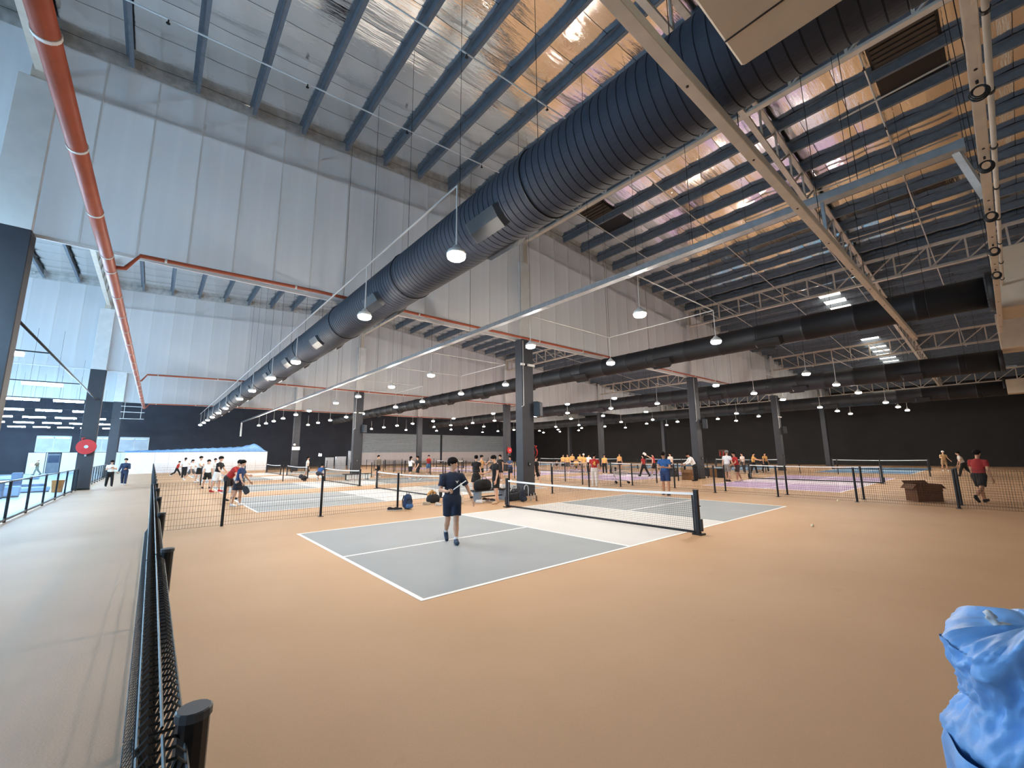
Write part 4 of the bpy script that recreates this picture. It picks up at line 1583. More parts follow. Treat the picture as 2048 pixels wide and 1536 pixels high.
RED = (176, 48, 44)
YEL = (224, 176, 104)
BLK = (28, 28, 30)
NAV = (40, 62, 104)
WHT = (238, 238, 236)
crowd = [
    # label, foot pixel, facing, height, keyword arguments
    ('small person in red shirt and black trousers running by the far white hoarding', (352, 953), 80, 1.42, dict(shirt=RED, bottom='trousers', bcol=BLK, lean=16, LL=(30, 10, 2), RL=(-20, 40, 2), AL=(-30, 10, 50, 0), AR=(40, 10, 50, 0))),
    ('long-haired person in white top and black trousers seen from behind beyond the fence', (367, 957), 160, 1.65, dict(bottom='trousers', bcol=BLK, female=True, hair='pony', shoe=(220, 220, 220), AR=(50, 20, 40, 10))),
    ('person in white top and grey shorts stepping wide beyond the fence', (381, 960), 60, 1.58, dict(bottom='shorts', bcol=(96, 98, 102), female=True, hair='pony', LL=(28, 8, 8), RL=(-26, 10, 8), AL=(40, 10, 40, 0))),
    ('tall person in loose white t-shirt and black shorts facing the far court', (396, 965), 60, 1.76, dict(bcol=BLK, AL=(20, 16, 40, 0), AR=(30, 14, 40, 0))),
    ('person in white polo and black shorts with hair tied, walking to the camera', (412, 977), 20, 1.58, dict(bcol=BLK, female=True, hair='pony', LL=(14, 14, 4), RL=(-8, 10, 4), shoe=(60, 44, 40), AL=(0, 14, 10, 0))),
    ('partly hidden person in white behind the black-shirted player', (426, 963), 30, 1.6, dict(bcol=(200, 200, 200), AL=(30, 10, 50, 10))),
    ('person in black t-shirt, white shorts and red shoes leaning at the fence', (431, 984), 62, 1.76, dict(shirt=BLK, bcol=(232, 232, 232), shoe=(196, 40, 40), lean=10, AL=(22, 10, 20, 0), AR=(26, 10, 20, 0), LL=(10, 8, 3), RL=(-10, 4, 3))),
    ('person in red and yellow shirt bending forward beside the fence', (452, 1001), 62, 1.74, dict(shirt=RED, bcol=(52, 44, 46), shoe=(44, 40, 42), lean=40, headlean=20, LL=(24, 24, 4), RL=(10, 20, 4), AL=(38, 6, 40, 10), AR=(30, 6, 46, 10))),
    ('person in navy shirt and dark skirt holding a dark paddle by the fence', (473, 1012), 70, 1.62, dict(shirt=NAV, bottom='skirt', bcol=(30, 32, 44), shoe=(240, 240, 240), lean=8, female=True, hair='bun', AL=(20, 16, 14, 0), AR=(16, 18, 14, 0), hands=('relaxed', 'grip'))),
    ('person in white t-shirt and black trousers, arms folded, on the walkway', (217, 973), 10, 1.58, dict(bottom='trousers', bcol=BLK, shoe=BLK, AL=(30, 14, 90, 60), AR=(30, 14, 90, 60), lean=0, headlean=20)),
    ('person in dark blue overalls walking on the walkway', (246, 970), -10, 1.68, dict(shirt=(46, 58, 84), bottom='trousers', bcol=(44, 56, 82), shoe=(220, 220, 220), sleeve=1.2, AL=(20, 10, 60, 40), AR=(10, 10, 20, 0), LL=(12, 6, 2), RL=(-12, 14, 2))),
    ('person in brown clothes carrying a white box past the lit boards of the aisle hall', (72, 950), -70, 1.6, dict(shirt=(110, 92, 72), bottom='trousers', bcol=(112, 116, 110), shoe=(70, 60, 50), sleeve=1.2, LL=(22, 8, 2), RL=(-22, 14, 2), AL=(40, 8, 50, 0), AR=(40, 8, 50, 0), hair='cap')),
    ('person in blue shirt crouching by the net post on the grey courts', (636, 962), 150, 1.62, dict(shirt=(44, 84, 142), bcol=(60, 60, 66), lean=48, LL=(80, 110, 10), RL=(70, 100, 10), AL=(60, 6, 20, 0), AR=(60, 6, 20, 0))),
    ('person in pale shirt standing beside the far grey-court column', (613, 955), 90, 1.64, dict(shirt=(232, 226, 214), bottom='shorts', bcol=(210, 200, 190))),
    ('person in open striped jacket strolling behind the second net', (755, 955), 40, 1.70, dict(shirt=(120, 112, 104), sleeve=1.2, bcol=BLK, AL=(-6, 8, 14, 0))),
    ('long-haired person in oversized white shirt on the second grey court', (820, 958), 130, 1.60, dict(bottom='shorts', bcol=(30, 30, 32), female=True, hair='long', AR=(60, 20, 80, 10), LL=(10, 8, 3), RL=(-10, 8, 3))),
    ('person in black t-shirt walking on the second grey court', (835, 961), -60, 1.66, dict(shirt=BLK, bcol=(36, 36, 40), LL=(20, 8, 3), RL=(-16, 20, 3), AL=(20, 8, 20, 0))),
    ('person in red checked top and blue denim shorts by the far fence', (857, 949), 0, 1.66, dict(shirt=(188, 62, 62), bcol=(84, 124, 168), female=True, hair='long', AL=(40, 20, 100, 30), AR=(40, 20, 100, 30))),
    ('person in black dress seen from behind near the bench', (952, 985), 172, 1.68, dict(shirt=BLK, bottom='dress', shoe=BLK, female=True, hair='bun', AR=(40, 10, 100, 20), AL=(20, 10, 90, 20), sleeve=.4, res=.014)),
    ('person in tan top half hidden behind the black dress', (962, 968), 60, 1.66, dict(shirt=(208, 160, 112), bcol=BLK, female=True, hair='bun', AL=(50, 10, 80, 10))),
    ('person in black t-shirt and shorts holding a paddle before the bench', (992, 1007), -62, 1.70, dict(shirt=(24, 24, 26), bcol=(26, 26, 28), shoe=(200, 170, 140), AR=(34, 8, 46, 0), AL=(6, 6, 12, 0), hands=('relaxed', 'grip'), res=.013, headlean=16)),
    ('dark-haired person in black at the fence line behind the bench', (1001, 962), -30, 1.66, dict(shirt=(34, 32, 34), bcol=BLK, female=True, hair='bun')),
    ('person in blue t-shirt and dark shorts beside the main column', (1021, 962), -40, 1.58, dict(shirt=(74, 92, 124), bcol=(32, 36, 50), AL=(40, 10, 60, 20), AR=(50, 14, 60, 10))),
    ('person in black stepping out from behind the main column', (1072, 972), 60, 1.62, dict(shirt=BLK, bcol=BLK, LL=(22, 6, 3), RL=(-20, 10, 3))),
    ('person in yellow bib, leftmost of the waiting group', (1127, 943), 10, 1.62, dict(shirt=YEL, bcol=BLK, female=True, hair='long')),
    ('person in yellow bib, second of the waiting group', (1136, 945), -10, 1.64, dict(shirt=YEL, bcol=(90, 84, 80), female=True, hair='long')),
    ('person in yellow bib and dark hair, middle of the waiting group', (1145, 940), 30, 1.70, dict(shirt=YEL, bcol=BLK)),
    ('person in yellow bib sitting low in the waiting group', (1153, 943), 0, 1.6, dict(shirt=YEL, bcol=BLK, LL=(85, 95, 8), RL=(85, 95, 8), lean=14)),
    ('person in yellow bib, rightmost of the waiting group', (1161, 942), -20, 1.66, dict(shirt=YEL, bcol=(60, 56, 60), AL=(30, 10, 40, 10))),
    ('person in yellow bib and pale head covering on the lilac court', (1168, 947), 20, 1.66, dict(shirt=YEL, bcol=(190, 170, 150), hair='cap', LL=(12, 6, 3), RL=(-10, 8, 3))),
    ('person in white shirt and black trousers behind the red-shirted player', (1178, 946), 150, 1.64, dict(bottom='trousers', bcol=BLK)),
    ('person in red shirt with gold print and white trousers, back turned', (1190, 973), 168, 1.72, dict(shirt=RED, bottom='trousers', bcol=(228, 222, 218), shoe=(232, 228, 222), LL=(8, 4, 4), RL=(-6, 6, 4), AR=(10, 12, 20, 0), AL=(10, 14, 20, 0), res=.014)),
    ('person in yellow top and black trousers standing right of the red-shirted player', (1210, 948), 0, 1.58, dict(shirt=YEL, bottom='trousers', bcol=BLK, female=True, hair='long')),
    ('person in yellow top before the black wall near the trolley', (1240, 941), 0, 1.62, dict(shirt=(214, 164, 100), bcol=(60, 50, 50), female=True, hair='long')),
    ('person in red top and black trousers striding on the lilac court', (1289, 953), -120, 1.62, dict(shirt=(186, 60, 58), bottom='trousers', bcol=BLK, shoe=BLK, female=True, hair='long', LL=(24, 6, 3), RL=(-22, 10, 3))),
    ('person in red vest swinging a paddle on the lilac court', (1309, 951), -100, 1.64, dict(shirt=(190, 60, 60), bcol=(48, 34, 34), sleeve=0, AR=(100, 20, 20, 0), LL=(14, 10, 6), RL=(-14, 12, 6), hair='pony', female=True)),
    ('person in blue and navy sports kit looking down behind the near net', (1333, 990), -18, 1.78, dict(shirt=(44, 88, 148), bcol=(38, 56, 96), shoe=(40, 42, 50), AL=(18, 10, 76, 44), AR=(18, 10, 76, 44), headlean=28, res=.013, skin=SKIN_T)),
    ('person in pale top behind the blue-shirted player', (1343, 948), -40, 1.66, dict(shirt=(224, 204, 188), bcol=(70, 60, 60))),
    ('person in white shirt and black trousers stooping over a carton', (1391, 962), -70, 1.78, dict(bottom='trousers', bcol=(30, 30, 34), shoe=BLK, sleeve=1.2, lean=26, headlean=40, AL=(34, 6, 30, 0), AR=(34, 6, 30, 0), skin=SKIN_T)),
    ('person in pale t-shirt and grey shorts, back turned, at the lilac court net', (1457, 963), 150, 1.80, dict(shirt=(222, 224, 228), bcol=(146, 140, 134), shoe=(50, 44, 42), lean=5, AL=(4, 16, 12, 0), AR=(4, 16, 12, 0), hcol=mat('grey_hair', (120, 116, 112), .6))),
    ('person in red shirt and dark shorts leaning at the lilac court net', (1477, 963), -60, 1.74, dict(shirt=(178, 44, 48), bcol=(60, 46, 44), shoe=(220, 200, 190), lean=14, LL=(14, 10, 3), RL=(-14, 8, 3), AL=(24, 8, 40, 10), skin=SKIN_T)),
    ('person in pink-white shirt beyond the lilac court net', (1489, 946), -50, 1.62, dict(shirt=(230, 214, 206), bottom='trousers', bcol=(60, 60, 66), female=True, hair='long', lean=10)),
    ('person in yellow top and black trousers reaching out beyond the lilac net', (1509, 948), 80, 1.64, dict(shirt=(220, 166, 92), bottom='trousers', bcol=BLK, AR=(50, 16, 30, 0), AL=(50, 16, 30, 0), LL=(16, 6, 4), RL=(-14, 8, 4))),
    ('person in yellow top with dark hair by the black column', (1532, 944), 40, 1.62, dict(shirt=(222, 170, 98), bottom='trousers', bcol=BLK, female=True, hair='bun', LL=(16, 6, 4), RL=(-14, 8, 4))),
    ('person in beige shirt and pale cap at the far right before the black wall', (1891, 942), 30, 1.6, dict(shirt=(206, 170, 122), bcol=(180, 150, 116), hair='cap', AR=(30, 26, 70, 10), AL=(10, 16, 30, 0))),
    ('person in white shirt and black trousers walking at the far right', (1931, 953), -80, 1.66, dict(shirt=(226, 214, 204), bottom='trousers', bcol=(26, 24, 24), shoe=BLK, lean=18, LL=(24, 8, 3), RL=(-22, 18, 3))),
    ('person in red shirt and black shorts striding past the right-hand fence end', (1968, 1006), 150, 1.78, dict(shirt=(150, 44, 42), bcol=(26, 22, 24), shoe=(30, 28, 28), lean=8, LL=(22, 6, 3), RL=(-24, 30, 3), AL=(14, 12, 16, 0), AR=(-10, 12, 14, 0), res=.014, skin=SKIN_T)),
    ('person in dark clothes sitting on the floor near the waiting group', (1112, 942), 40, 1.5, dict(shirt=(60, 58, 62), bcol=(216, 180, 140), LL=(95, 100, 14), RL=(95, 100, 14), lean=20)),
]
PEOPLE = {}
for (lab, (fx, fy), fc, hh, kw) in crowd:
    PEOPLE[lab] = person(lab, gp(fx, fy), fc, hh, **kw)


def gold_print(root, pts, y, s):
    for q, (x, z, w_, h_) in enumerate(pts):
        gp_ = G()
        n_ = 9
        ring = [(x + w_ * math.cos(2 * math.pi * i / n_) * (1 + .25 * math.sin(3 * i + q)), y, z + h_ * math.sin(2 * math.pi * i / n_) * (1 + .25 * math.cos(2 * i + q))) for i in range(n_)]
        gp_.v = ring + [(a, b + s * .012, c_) for a, b, c_ in ring]
        gp_.f = [tuple(range(n_)), tuple(range(2 * n_ - 1, n_ - 1, -1))] + [(i, (i + 1) % n_, n_ + (i + 1) % n_, n_ + i) for i in range(n_)]
        part('gold_print', gp_, mat('gold_print_ink', (222, 170, 84), .6), root)


def person_by(key):
    return next(v for k, v in PEOPLE.items() if key in k)


gold_print(person_by('gold print')[0], ((-.05, 1.28, .05, .07), (-.07, 1.17, .04, .05), (.01, 1.21, .03, .04)), .118, 1)
_, h2, r2 = person_by('holding a dark paddle by the fence')
R3 = Matrix.Rotation(r2, 3, 'Z')
paddle(h2[-1][0], R3 @ Vector((-.2, -.5, -.85)), R3 @ Vector((-1, .1, -.1)), (52, 54, 58), 'dark grey paddle hanging from the hand beside the dark skirt')
_, h2, r2 = person_by('holding a paddle before the bench')
R3 = Matrix.Rotation(r2, 3, 'Z')
paddle(h2[-1][0], R3 @ Vector((-.1, -.97, .2)), R3 @ Vector((0, .2, 1)), (110, 92, 86), 'brown paddle pointing left above the bench')
_, h2, r2 = person_by('swinging a paddle')
R3 = Matrix.Rotation(r2, 3, 'Z')
paddle(h2[-1][0], R3 @ Vector((-.1, -.8, .6)), R3 @ Vector((1, .2, .2)), (226, 214, 206), 'pale paddle raised by the player in the red vest')
_, h2, r2 = person_by('carrying a white box')
ubt = thing('carton', 'white carton carried past the lit boards of the aisle hall', 'box', (h2[1][0].x, h2[1][0].y, h2[1][0].z - .05), r2)
part('body', G().bbox(-.28, -.2, -.15, .14, .12, .3, .01), WHITE_P, ubt)
part('flap', G().box(-.28, -.2, .3, .14, -.05, .306), WHITE_P, ubt)

# ------------------------------------------------------------------ bags and benches by the main column
def backpack(pos, rz, H, W, Dp, rgb, rgb2, label):
    t = thing('backpack', label, 'bag', (pos[0], pos[1], 0), rz, 'bags left by the court')
    blob('body', [cone((0, 0, W * .45), (0, 0, H - W * .42), W * .5, W * .42, (1, W / Dp, 1)), halfspace((0, 0, .005), (0, 0, 1))], .012, cloth(rgb), t)
    blob('front_pocket', [cone((-W * .2, -Dp * .42, H * .2), (W * .2, -Dp * .42, H * .2), H * .16, H * .16, (1, 2.0, 1)), halfspace((0, 0, .01), (0, 0, 1))], .012, cloth(rgb2), t)
    part('zip', G().tube([(-W * .36, -Dp * .44, H * .45), (-W * .2, -Dp * .5, H * .66), (W * .2, -Dp * .5, H * .66), (W * .36, -Dp * .44, H * .45)], .008, 6), POST_M, t)
    part('carry_loop', G().tube([(-.05, 0, H - .02), (-.04, 0, H + .05), (.04, 0, H + .05), (.05, 0, H - .02)], .011, 6), POST_M, t, True)
    for s in (-1, 1):
        part('shoulder_strap', G().tube([(s * W * .25, Dp * .4, H - .05), (s * W * .3, Dp * .62, H * .6), (s * W * .3, Dp * .45, H * .15)], .018, 6), POST_M, t, True)


def holdall(pos, rz, L, R, rgb, label, z=0.0):
    t = thing('holdall', label, 'bag', (pos[0], pos[1], z), rz, 'bags left by the court')
    blob('body', [cone((-L / 2 + R, 0, R), (L / 2 - R, 0, R), R, R, (1, 1, 1)), cone((-L / 2 + R, 0, R * .6), (L / 2 - R, 0, R * .6), R, R), halfspace((0, 0, .005), (0, 0, 1))], .014, cloth(rgb), t)
    part('zip', G().tube([(-L / 2 + R, 0, 2 * R + .002), (L / 2 - R, 0, 2 * R + .002)], .007, 6), GALV_M, t)
    for s in (-1, 1):
        part('handle', G().tube([(-L * .18, s * R * .9, R * 1.2), (-L * .12, s * R * .4, 2 * R + .09), (L * .12, s * R * .4, 2 * R + .09), (L * .18, s * R * .9, R * 1.2)], .012, 6), POST_M, t, True)


def loose_shoe(pos, rz, rgb, label):
    t = thing('sports_shoe', label, 'shoe', (pos[0], pos[1], 0), rz, 'shoes left by the bench')
    blob('upper', [cone((0, .08, .055), (0, -.12, .045), .045, .04), cone((0, .06, .09), (0, .0, .07), .038, .035), ball((0, .06, .125), .03, op='sub'), halfspace((0, 0, .025), (0, 0, 1))], .008, cloth(rgb), t, k=.02)
    blob('sole', [cone((0, .09, .025), (0, -.13, .025), .05, .043), halfspace((0, 0, .004), (0, 0, 1)), halfspace((0, 0, .026), (0, 0, -1))], .008, WHITE_P, t, k=.01)


def bench(pos, rz, L, label, m1, m2):
    t = thing('bench', label, 'bench', (pos[0], pos[1], 0), rz, 'low benches')
    for k in range(3):
        part('seat_plank', G().bbox(-L / 2, -.21 + k * .145, .40, L / 2, -.08 + k * .145, .45, .006), m1, t)
    for s in (-1, 1):
        part('leg_panel', G().bbox(s * (L / 2 - .25) - .06, -.2, 0, s * (L / 2 - .25) + .06, .2, .40, .006), m2, t)
    part('stretcher', G().box(-L / 2 + .25, -.02, .16, L / 2 - .25, .02, .2), m1, t)
    return t


DARK_W = mat('black_bench_board', (36, 36, 40), .5)
GREY_L = mat('grey_bench_leg', (128, 136, 144), .5)
bench((.80, 5.36), 0, 1.75, 'low black bench with grey legs heaped with bags before the main column', DARK_W, GREY_L)
holdall((.42, 5.36), .05, .78, .19, (30, 30, 33), 'black holdall lying on the bench', .45)
t = thing('towel', 'crumpled white towel on the right of the bench', 'towel', (1.12, 5.34, .45))
blob('fold', [cone((-.2, 0, .05), (.22, .02, .06), .07, .06, (1, .8, 1.2)), cone((-.1, -.05, .1), (.25, .05, .11), .045, .05), cone((.1, -.16, .02), (.3, -.18, -.1), .05, .03, (1, 2, 1)), halfspace((0, 0, .002), (0, 0, 1))], .012, cloth((232, 228, 228)), t)
t = thing('towel', 'pink and white towel laid over the black holdall', 'towel', (.72, 5.36, .80))
blob('fold', [cone((-.28, 0, .06), (.30, .02, .045), .05, .04, (1, .6, 1)), cone((-.2, .04, .08), (.1, -.03, .09), .04, .035)], .012, cloth((226, 204, 214)), t)
holdall((2.05, 5.25), .5, .8, .2, (34, 36, 42), 'black racket bag leaning at the right end of the bench')
backpack(gp(1046, 1003), .2, .46, .34, .22, (34, 40, 56), (40, 48, 66), 'navy backpack with pale handle against the main column')
t = thing('handle_ring', 'pale blue hoop standing against the main column', 'hoop', (2.75, 5.42, 0), .3)
part('hoop', G().tube([(.17, 0, 0), (.17, 0, .2)] + [(.17 * math.cos(a), 0, .32 + .17 * math.sin(a)) for a in [math.pi * k / 12 for k in range(13)]] + [(-.17, 0, .2), (-.17, 0, 0)], .02, 8), cloth((190, 206, 222)), t, True)
holdall(gp(1028, 1001), .1, .72, .14, (26, 28, 34), 'long black holdall on the floor behind the net post')
for k, (px_, py_) in enumerate(((1062, 1001), (1068, 998), (1073, 1002))):
    c = gp(px_, py_)
    t = thing('bottle', ('clear bottle by the main column, nearest the backpack', 'clear bottle standing second from the backpack', 'brown bottle at the right foot of the main column')[k], 'bottle', (c[0], c[1], 0), 0, 'bottles by the main column')
    part('body', G().lathe([(.03, 0), (.034, .01), (.034, .15), (.015, .2), (.015, .22)], (0, 0, 0), 12), mat('bottle_plastic_%d' % (k == 2), (190, 186, 176) if k < 2 else (104, 82, 66), .25), t, True)
    part('cap', G().cyl((0, 0, .22), (0, 0, .245), .017, 10), WHITE_P, t)
backpack(gp(815, 1018), .15, .50, .36, .24, (48, 66, 100), (70, 110, 170), 'dark blue backpack standing at the fence left of the player')
holdall(gp(866, 1005), .1, .55, .15, (44, 48, 54), 'black and white sports bag on the floor beside the player')
t = thing('bag', 'round orange cloth bag half hidden by the arm of the player', 'bag', (*gp(868, 1004)[:2] + np.array((.1, .35)), 0))
blob('body', [ball((0, 0, .2), .2, (1, 1.2, 1)), ball((0, 0, .34), .08), halfspace((0, 0, .005), (0, 0, 1))], .014, cloth((216, 156, 84)), t)
part('drawstring', G().tube([(-.05, -.02, .40), (0, -.05, .43), (.05, -.02, .40)], .01, 6), POST_M, t)
t = thing('bag', 'small white tote with tan base left of the bench', 'bag', (*gp(922, 1007)[:2], 0))
blob('body', [cone((0, 0, .08), (0, 0, .26), .11, .08, (1, 1.5, 1)), halfspace((0, 0, .005), (0, 0, 1))], .012, cloth((226, 214, 198)), t)
part('handle', G().tube([(-.05, 0, .3), (-.03, 0, .44), (.03, 0, .44), (.05, 0, .3)], .01, 6), cloth((226, 214, 198)), t, True)
for k, (px_, py_, a, rgb, lab) in enumerate(((782, 1021, 1.0, (44, 44, 48), 'black shoe at the foot of the fence post left of the backpack'), (795, 1021, 1.3, (50, 50, 54), 'second black shoe at the foot of the fence post'),
                                            (957, 1006, .4, (232, 230, 228), 'white shoe nearest the bench leg'), (963, 1005, 1.2, (222, 218, 214), 'white shoe lying beside its pair'), (971, 1001, .8, (96, 70, 62), 'brown shoe left of the black-clad person'),
                                            (978, 1002, 2.0, (110, 84, 74), 'brown shoe right of its pair'), (986, 1003, .5, (70, 60, 58), 'dark shoe in front of the black-clad person'), (852, 1009, .9, (220, 206, 184), 'cream shoe before the sports bag'), (876, 1011, .3, (226, 214, 196), 'cream shoe right of the sports bag'))):
    loose_shoe(gp(px_, py_), a, rgb, lab)

# team bench with striped front on the third court, and two plainer ones
t = bench((2.15, 23.3), .05, 2.0, 'low bench with a pale slatted front before the second column', DARK_W, POST_M)
for k in range(9):
    part('front_slat', G().box(-.86 + k * .2, -.24, .06, -.70 + k * .2, -.22, .38), WHITE_P, t)
bench((3.0, 42.5), 0, 2.2, 'plain dark bench before the far grey-court column', DARK_W, POST_M)
backpack(gp(608, 962), .2, .34, .4, .25, (36, 38, 44), (44, 46, 52), 'dark bag on the floor left of the third net')
backpack(gp(597, 962) + np.array((.9, 3.0, 0)), .1, .3, .36, .25, (60, 66, 78), (70, 76, 88), 'grey bag on the floor behind the third net')

# cartons
CARD = mat('cardboard', (150, 108, 70), .8, vary=.08, scale=5)
CARD2 = mat('brown_cardboard', (112, 74, 48), .8, vary=.08, scale=5)


def carton(pos, rz, w_, d_, h_, m, label, flaps=True):
    t = thing('carton', label, 'box', (pos[0], pos[1], 0), rz, 'cardboard cartons')
    th = .008
    for nm, b in (('side_wall', (-w_ / 2, -d_ / 2, 0, w_ / 2, -d_ / 2 + th, h_)), ('side_wall', (-w_ / 2, d_ / 2 - th, 0, w_ / 2, d_ / 2, h_)), ('end_wall', (-w_ / 2, -d_ / 2, 0, -w_ / 2 + th, d_ / 2, h_)), ('end_wall', (w_ / 2 - th, -d_ / 2, 0, w_ / 2, d_ / 2, h_)), ('bottom', (-w_ / 2, -d_ / 2, 0, w_ / 2, d_ / 2, th))):
        part(nm, G().box(*b), m, t)
    part('tape', G().box(-w_ / 2 - .002, -d_ / 2 - .003, h_ * .48, w_ / 2 + .002, -d_ / 2, h_ * .52), mat('tape_brown', (92, 60, 40), .5), t)
    if flaps:
        for s in (-1, 1):
            part('flap', G().beam((s * w_ / 2, 0, h_), (s * (w_ / 2 + .17), 0, h_ - .15), d_, th, (0, 1, 0)) if False else G().quad((s * w_ / 2, -d_ / 2, h_), (s * (w_ / 2 + .16), -d_ / 2, h_ - .16), (s * (w_ / 2 + .16), d_ / 2, h_ - .16), (s * w_ / 2, d_ / 2, h_)), m, t)
        part('flap', G().quad((-w_ / 2, -d_ / 2, h_), (w_ / 2, -d_ / 2, h_), (w_ / 2, -d_ / 2 - .03, h_ - .24), (-w_ / 2, -d_ / 2 - .03, h_ - .24)), m, t)
        part('flap', G().quad((-w_ / 2, d_ / 2, h_), (w_ / 2, d_ / 2, h_), (w_ / 2, d_ / 2 + .1, h_ + .1), (-w_ / 2, d_ / 2 + .1, h_ + .1)), m, t)


carton((11.75, -5.85), math.radians(-42), .86, .5, .60, CARD2, 'large open brown carton behind the right-hand mesh fence')
carton(gp(1376, 959), .3, .75, .6, .62, CARD, 'open tan carton beside the stooping person')
carton(gp(1430, 954), .2, .6, .5, .6, CARD, 'tan carton right of the lilac-court column', False)
for k, (px_, py_, w_, lab) in enumerate(((1345, 953, .9, 'black equipment case left of the lilac-court column'), (1414, 952, .9, 'black equipment case at the foot of the lilac-court column'), (1447, 955, .9, 'black equipment case right of the tan carton'))):
    c = gp(px_, py_)
    t = thing('equipment_case', lab, 'case', (c[0], c[1], 0), .2, 'black equipment cases')
    part('body', G().bbox(-w_ / 2, -.3, 0, w_ / 2, .3, .5, .02), POST_M, t)
    part('lid', G().bbox(-w_ / 2 - .01, -.31, .5, w_ / 2 + .01, .31, .62, .02), POST_M, t)
    for s in (-.2, .2):
        part('latch', G().box(s - .03, -.32, .46, s + .03, -.305, .54), GALV_M, t)
# shopping trolley with balls
c = gp(1243, 967)
TR = thing('shopping_trolley', 'wire shopping trolley standing on the lilac courts', 'trolley', (c[0], c[1], 0), math.radians(-50))
wm = mat('trolley_wire', (206, 206, 210), .35, .5)
gg = G()
for z, xa, xb, hw_ in ((.5, -.32, .30, .2), (.66, -.37, .42, .235), (.82, -.40, .52, .26)):
    gg.tube([(xa, -hw_, z), (xb, -hw_, z), (xb, hw_, z), (xa, hw_, z)], .012, 5, closed=True)
for k in range(10):
    f = k / 9
    for s in (-1, 1):
        gg.tube([(-.32 + .62 * f, s * .2, .5), (-.40 + .92 * f, s * .26, .82)], .007, 4)
    gg.tube([(-.32 + .62 * f, -.2, .5), (-.32 + .62 * f, .2, .5)], .007, 4)
part('basket', gg, wm, TR)
part('frame', G().tube([(-.42, -.22, .98), (-.38, -.22, .4), (-.25, -.24, .2), (.42, -.2, .16)], .016, 6).tube([(-.42, .22, .98), (-.38, .22, .4), (-.25, .24, .2), (.42, .2, .16)], .016, 6), wm, TR, True)
part('handle', G().cyl((-.44, -.26, .98), (-.44, .26, .98), .022, 8), POST_M, TR)
part('child_seat', G().bbox(-.36, -.12, .72, -.26, .12, .95, .01), POST_M, TR)
for sx, sy in ((-.3, -.24), (-.3, .24), (.4, -.2), (.4, .2)):
    part('wheel', G().lathe([(.02, -.02), (.075, -.018), (.075, .018), (.02, .02)], (sx, sy, .078), 14, 'y'), POST_M, TR)
# balls on the floor
BALL_M = mat('pickleball_yellow', (244, 232, 196), .5)
for k, (px_, py_, lab) in enumerate(((1625, 1054, 'small pale ball lying alone on the tan floor right of the net'), (1676, 1003, 'small pale ball by the right-hand mesh fence'), (1633, 953, 'small pale ball near the blue court'), (1716, 952, 'pale ball before the blue court, farther right'))):
    c = gp(px_, py_)
    t = tag(ob('pickleball', G().lathe([(.005, .001), (.02, .006), (.031, .018), (.037, .037), (.031, .056), (.02, .068), (.005, .073)], (0, 0, 0), 14).mesh('pickleball', BALL_M, True), None, (c[0], c[1], 0)), lab, 'ball', 'loose balls')
    for q in range(6):
        a = q * 1.047
        part('hole', G().lathe([(.003, 0), (.003, .002)], (.036 * math.cos(a) * .84, .036 * math.sin(a) * .84, .052), 6), POST_M, t)
# dark line marks on the near floor
# floor litter of the aisle hall: padded blue-white gym equipment
PADB = mat('pale_blue_pad', (158, 184, 212), .5)
PADG = mat('slate_pad', (96, 112, 136), .6)
for k, (px_, py_, w_, d_, h_, m, lab) in enumerate(((25, 994, 1.6, .7, .5, PADB, 'pale blue padded block behind the glazed railing, nearest'), (60, 985, 2.6, .6, .28, PADB, 'long low pale blue pad behind the glazed railing'), (34, 996, .3, .5, .75, PADG, 'upright slate pad beside the nearest blue block'), (60, 976, .45, .6, .95, PADG, 'tall slate post pad in the aisle hall'), (78, 976, 1.8, .6, .25, PADG, 'long slate pad on the aisle hall floor'), (20, 960, 4.5, 1.0, .3, PADB, 'wide pale platform far behind the glazed railing'))):
    c = gp(px_, py_)
    t = thing('padded_block', lab, 'gym pad', (c[0] - .6, c[1], 0), .1, 'padded blocks in the aisle hall')
    part('pad', G().bbox(-w_ / 2, -d_ / 2, .04, w_ / 2, d_ / 2, h_, .04), m, t)
    part('base_board', G().box(-w_ / 2 + .02, -d_ / 2 + .02, 0, w_ / 2 - .02, d_ / 2 - .02, .04), POST_M, t)
c = gp(122, 985)
t = thing('bin', 'small orange bin behind the glazed railing', 'bin', (-13.2, 25.2, 0))
part('bucket', G().lathe([(.2, 0), (.25, .6), (.27, .62)], (0, 0, 0), 16), mat('orange_plastic', (216, 136, 64), .5), t, True)
part('rim', G().tube([(.265 * math.cos(a), .265 * math.sin(a), .62) for a in [2 * math.pi * k / 20 for k in range(20)]], .015, 6, closed=True), mat('orange_plastic', (216, 136, 64), .5), t, True)

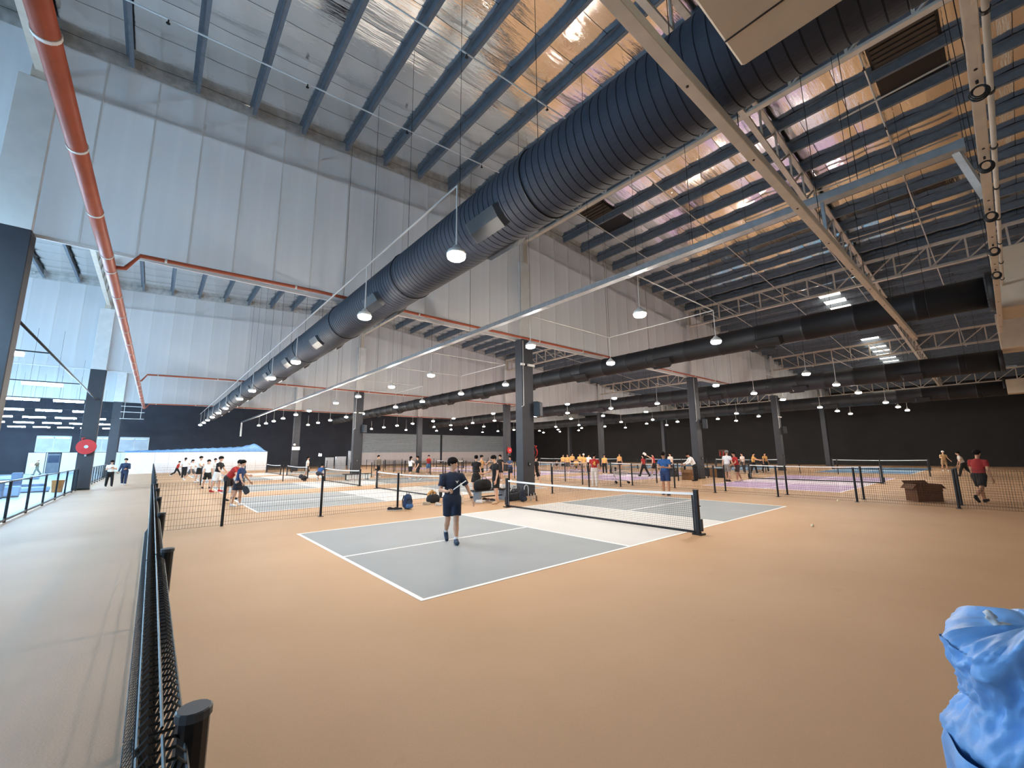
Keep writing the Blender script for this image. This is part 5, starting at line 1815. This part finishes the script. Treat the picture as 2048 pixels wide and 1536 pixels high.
# ------------------------------------------------------------------ blue sheet wrapped on a post, right foreground
TX, TY = -7.30, -8.10
BT = thing('wrapped_post', 'crumpled blue plastic sheet wrapped round a post in the right foreground', 'plastic sheet', (TX, TY, 0))
from mathutils import noise as mn
gg = G()
NA, NZ = 160, 90
for j in range(NZ + 1):
    f = j / NZ
    z = .58 + (1.285 - .58) * f
    base = .215 - .03 * math.exp(-((f - .66) / .07) ** 2) + .02 * math.exp(-((f - .50) / .05) ** 2)
    if f > .9:
        base *= math.sqrt(max(0.02, 1 - ((f - .9) / .1) ** 2 * .85))
    for i in range(NA):
        a = 2 * math.pi * i / NA
        p = Vector((math.cos(a) * 1.3, math.sin(a) * 1.3, z * 4.2 + .8 * math.sin(a)))
        cr = abs(mn.noise(p)) ** .7
        cr2 = abs(mn.noise(p * 2.3 + Vector((3, 1, 7)))) ** .8
        cr3 = abs(mn.noise(p * 5.1 + Vector((9, 4, 2))))
        cr4 = abs(mn.noise(Vector((p.x * 3.1 + p.z, p.y * 3.1 - p.z * .6, p.z * 1.4)) + Vector((2, 8, 5)))) ** .6
        r = base + .060 * (.35 - cr) + .040 * (.35 - cr2) + .018 * (.3 - cr3) + .030 * (.4 - cr4)
        zz = z + .03 * math.sin(2 * a + 1.1) * (1 if f < .1 or f > .9 else .5) + .03 * mn.noise(p * 1.7 + Vector((5, 5, 5)))
        gg.v.append((max(.04, r) * math.cos(a), max(.04, r) * math.sin(a), zz))
for j in range(NZ):
    for i in range(NA):
        a, b = j * NA + i, j * NA + (i + 1) % NA
        gg.f.append((a, b, b + NA, a + NA))
gg.v.append((0, 0, 1.29))
tp = len(gg.v) - 1
for i in range(NA):
    gg.f.append((NZ * NA + i, NZ * NA + (i + 1) % NA, tp))
part('sheet', gg, TARP_M, BT, True)
# a band of folded sheet tied round the middle
gb = G()
for j, (z, dr) in enumerate(((.80, .0), (.82, .03), (.90, .04), (.95, .02))):
    for i in range(NA):
        a = 2 * math.pi * i / NA
        r = .205 + dr + .012 * math.sin(5 * a + j) + .008 * math.sin(11 * a + 1) + .03 * max(0, math.cos(a - 2.0)) ** 8
        gb.v.append((r * math.cos(a), r * math.sin(a), z + .05 * math.sin(a + 2.2) + .015 * math.sin(3 * a + j)))
for j in range(3):
    for i in range(NA):
        a, b = j * NA + i, j * NA + (i + 1) % NA
        gb.f.append((a, b, b + NA, a + NA))
part('folded_band', gb, TARP_M, BT, True)
PLW = mat('clear_white_film', (214, 206, 200), .35, vary=.2, scale=20)
blob('film_tuft', [cone((-.01, .08, 1.255), (-.01, .10, 1.30), .010, .007), cone((-.01, .10, 1.30), (.01, .085, 1.285), .008, .005), cone((.0, .07, 1.265), (.02, .03, 1.262), .012, .006), cone((.01, .09, 1.26), (-.02, .105, 1.285), .007, .005), cone((-.01, .10, 1.29), (-.02, .135, 1.315), .0025, .0015)], .004, PLW, BT, k=.006)
blob('tape_end', [cone((-.19, .08, .53), (-.24, .12, .47), .03, .022, (1, 1, 1.6)), cone((-.2, .06, .53), (-.12, .0, .52), .03, .03)], .008, mat('masking_tape', (206, 166, 116), .6), BT, k=.012)
part('post', G().cyl((0, 0, 0), (0, 0, 1.2), .045, 14), GALV_M, BT, True)
part('foot', G().bbox(-.2, -.2, 0, .2, .2, .03, .01), POST_M, BT)
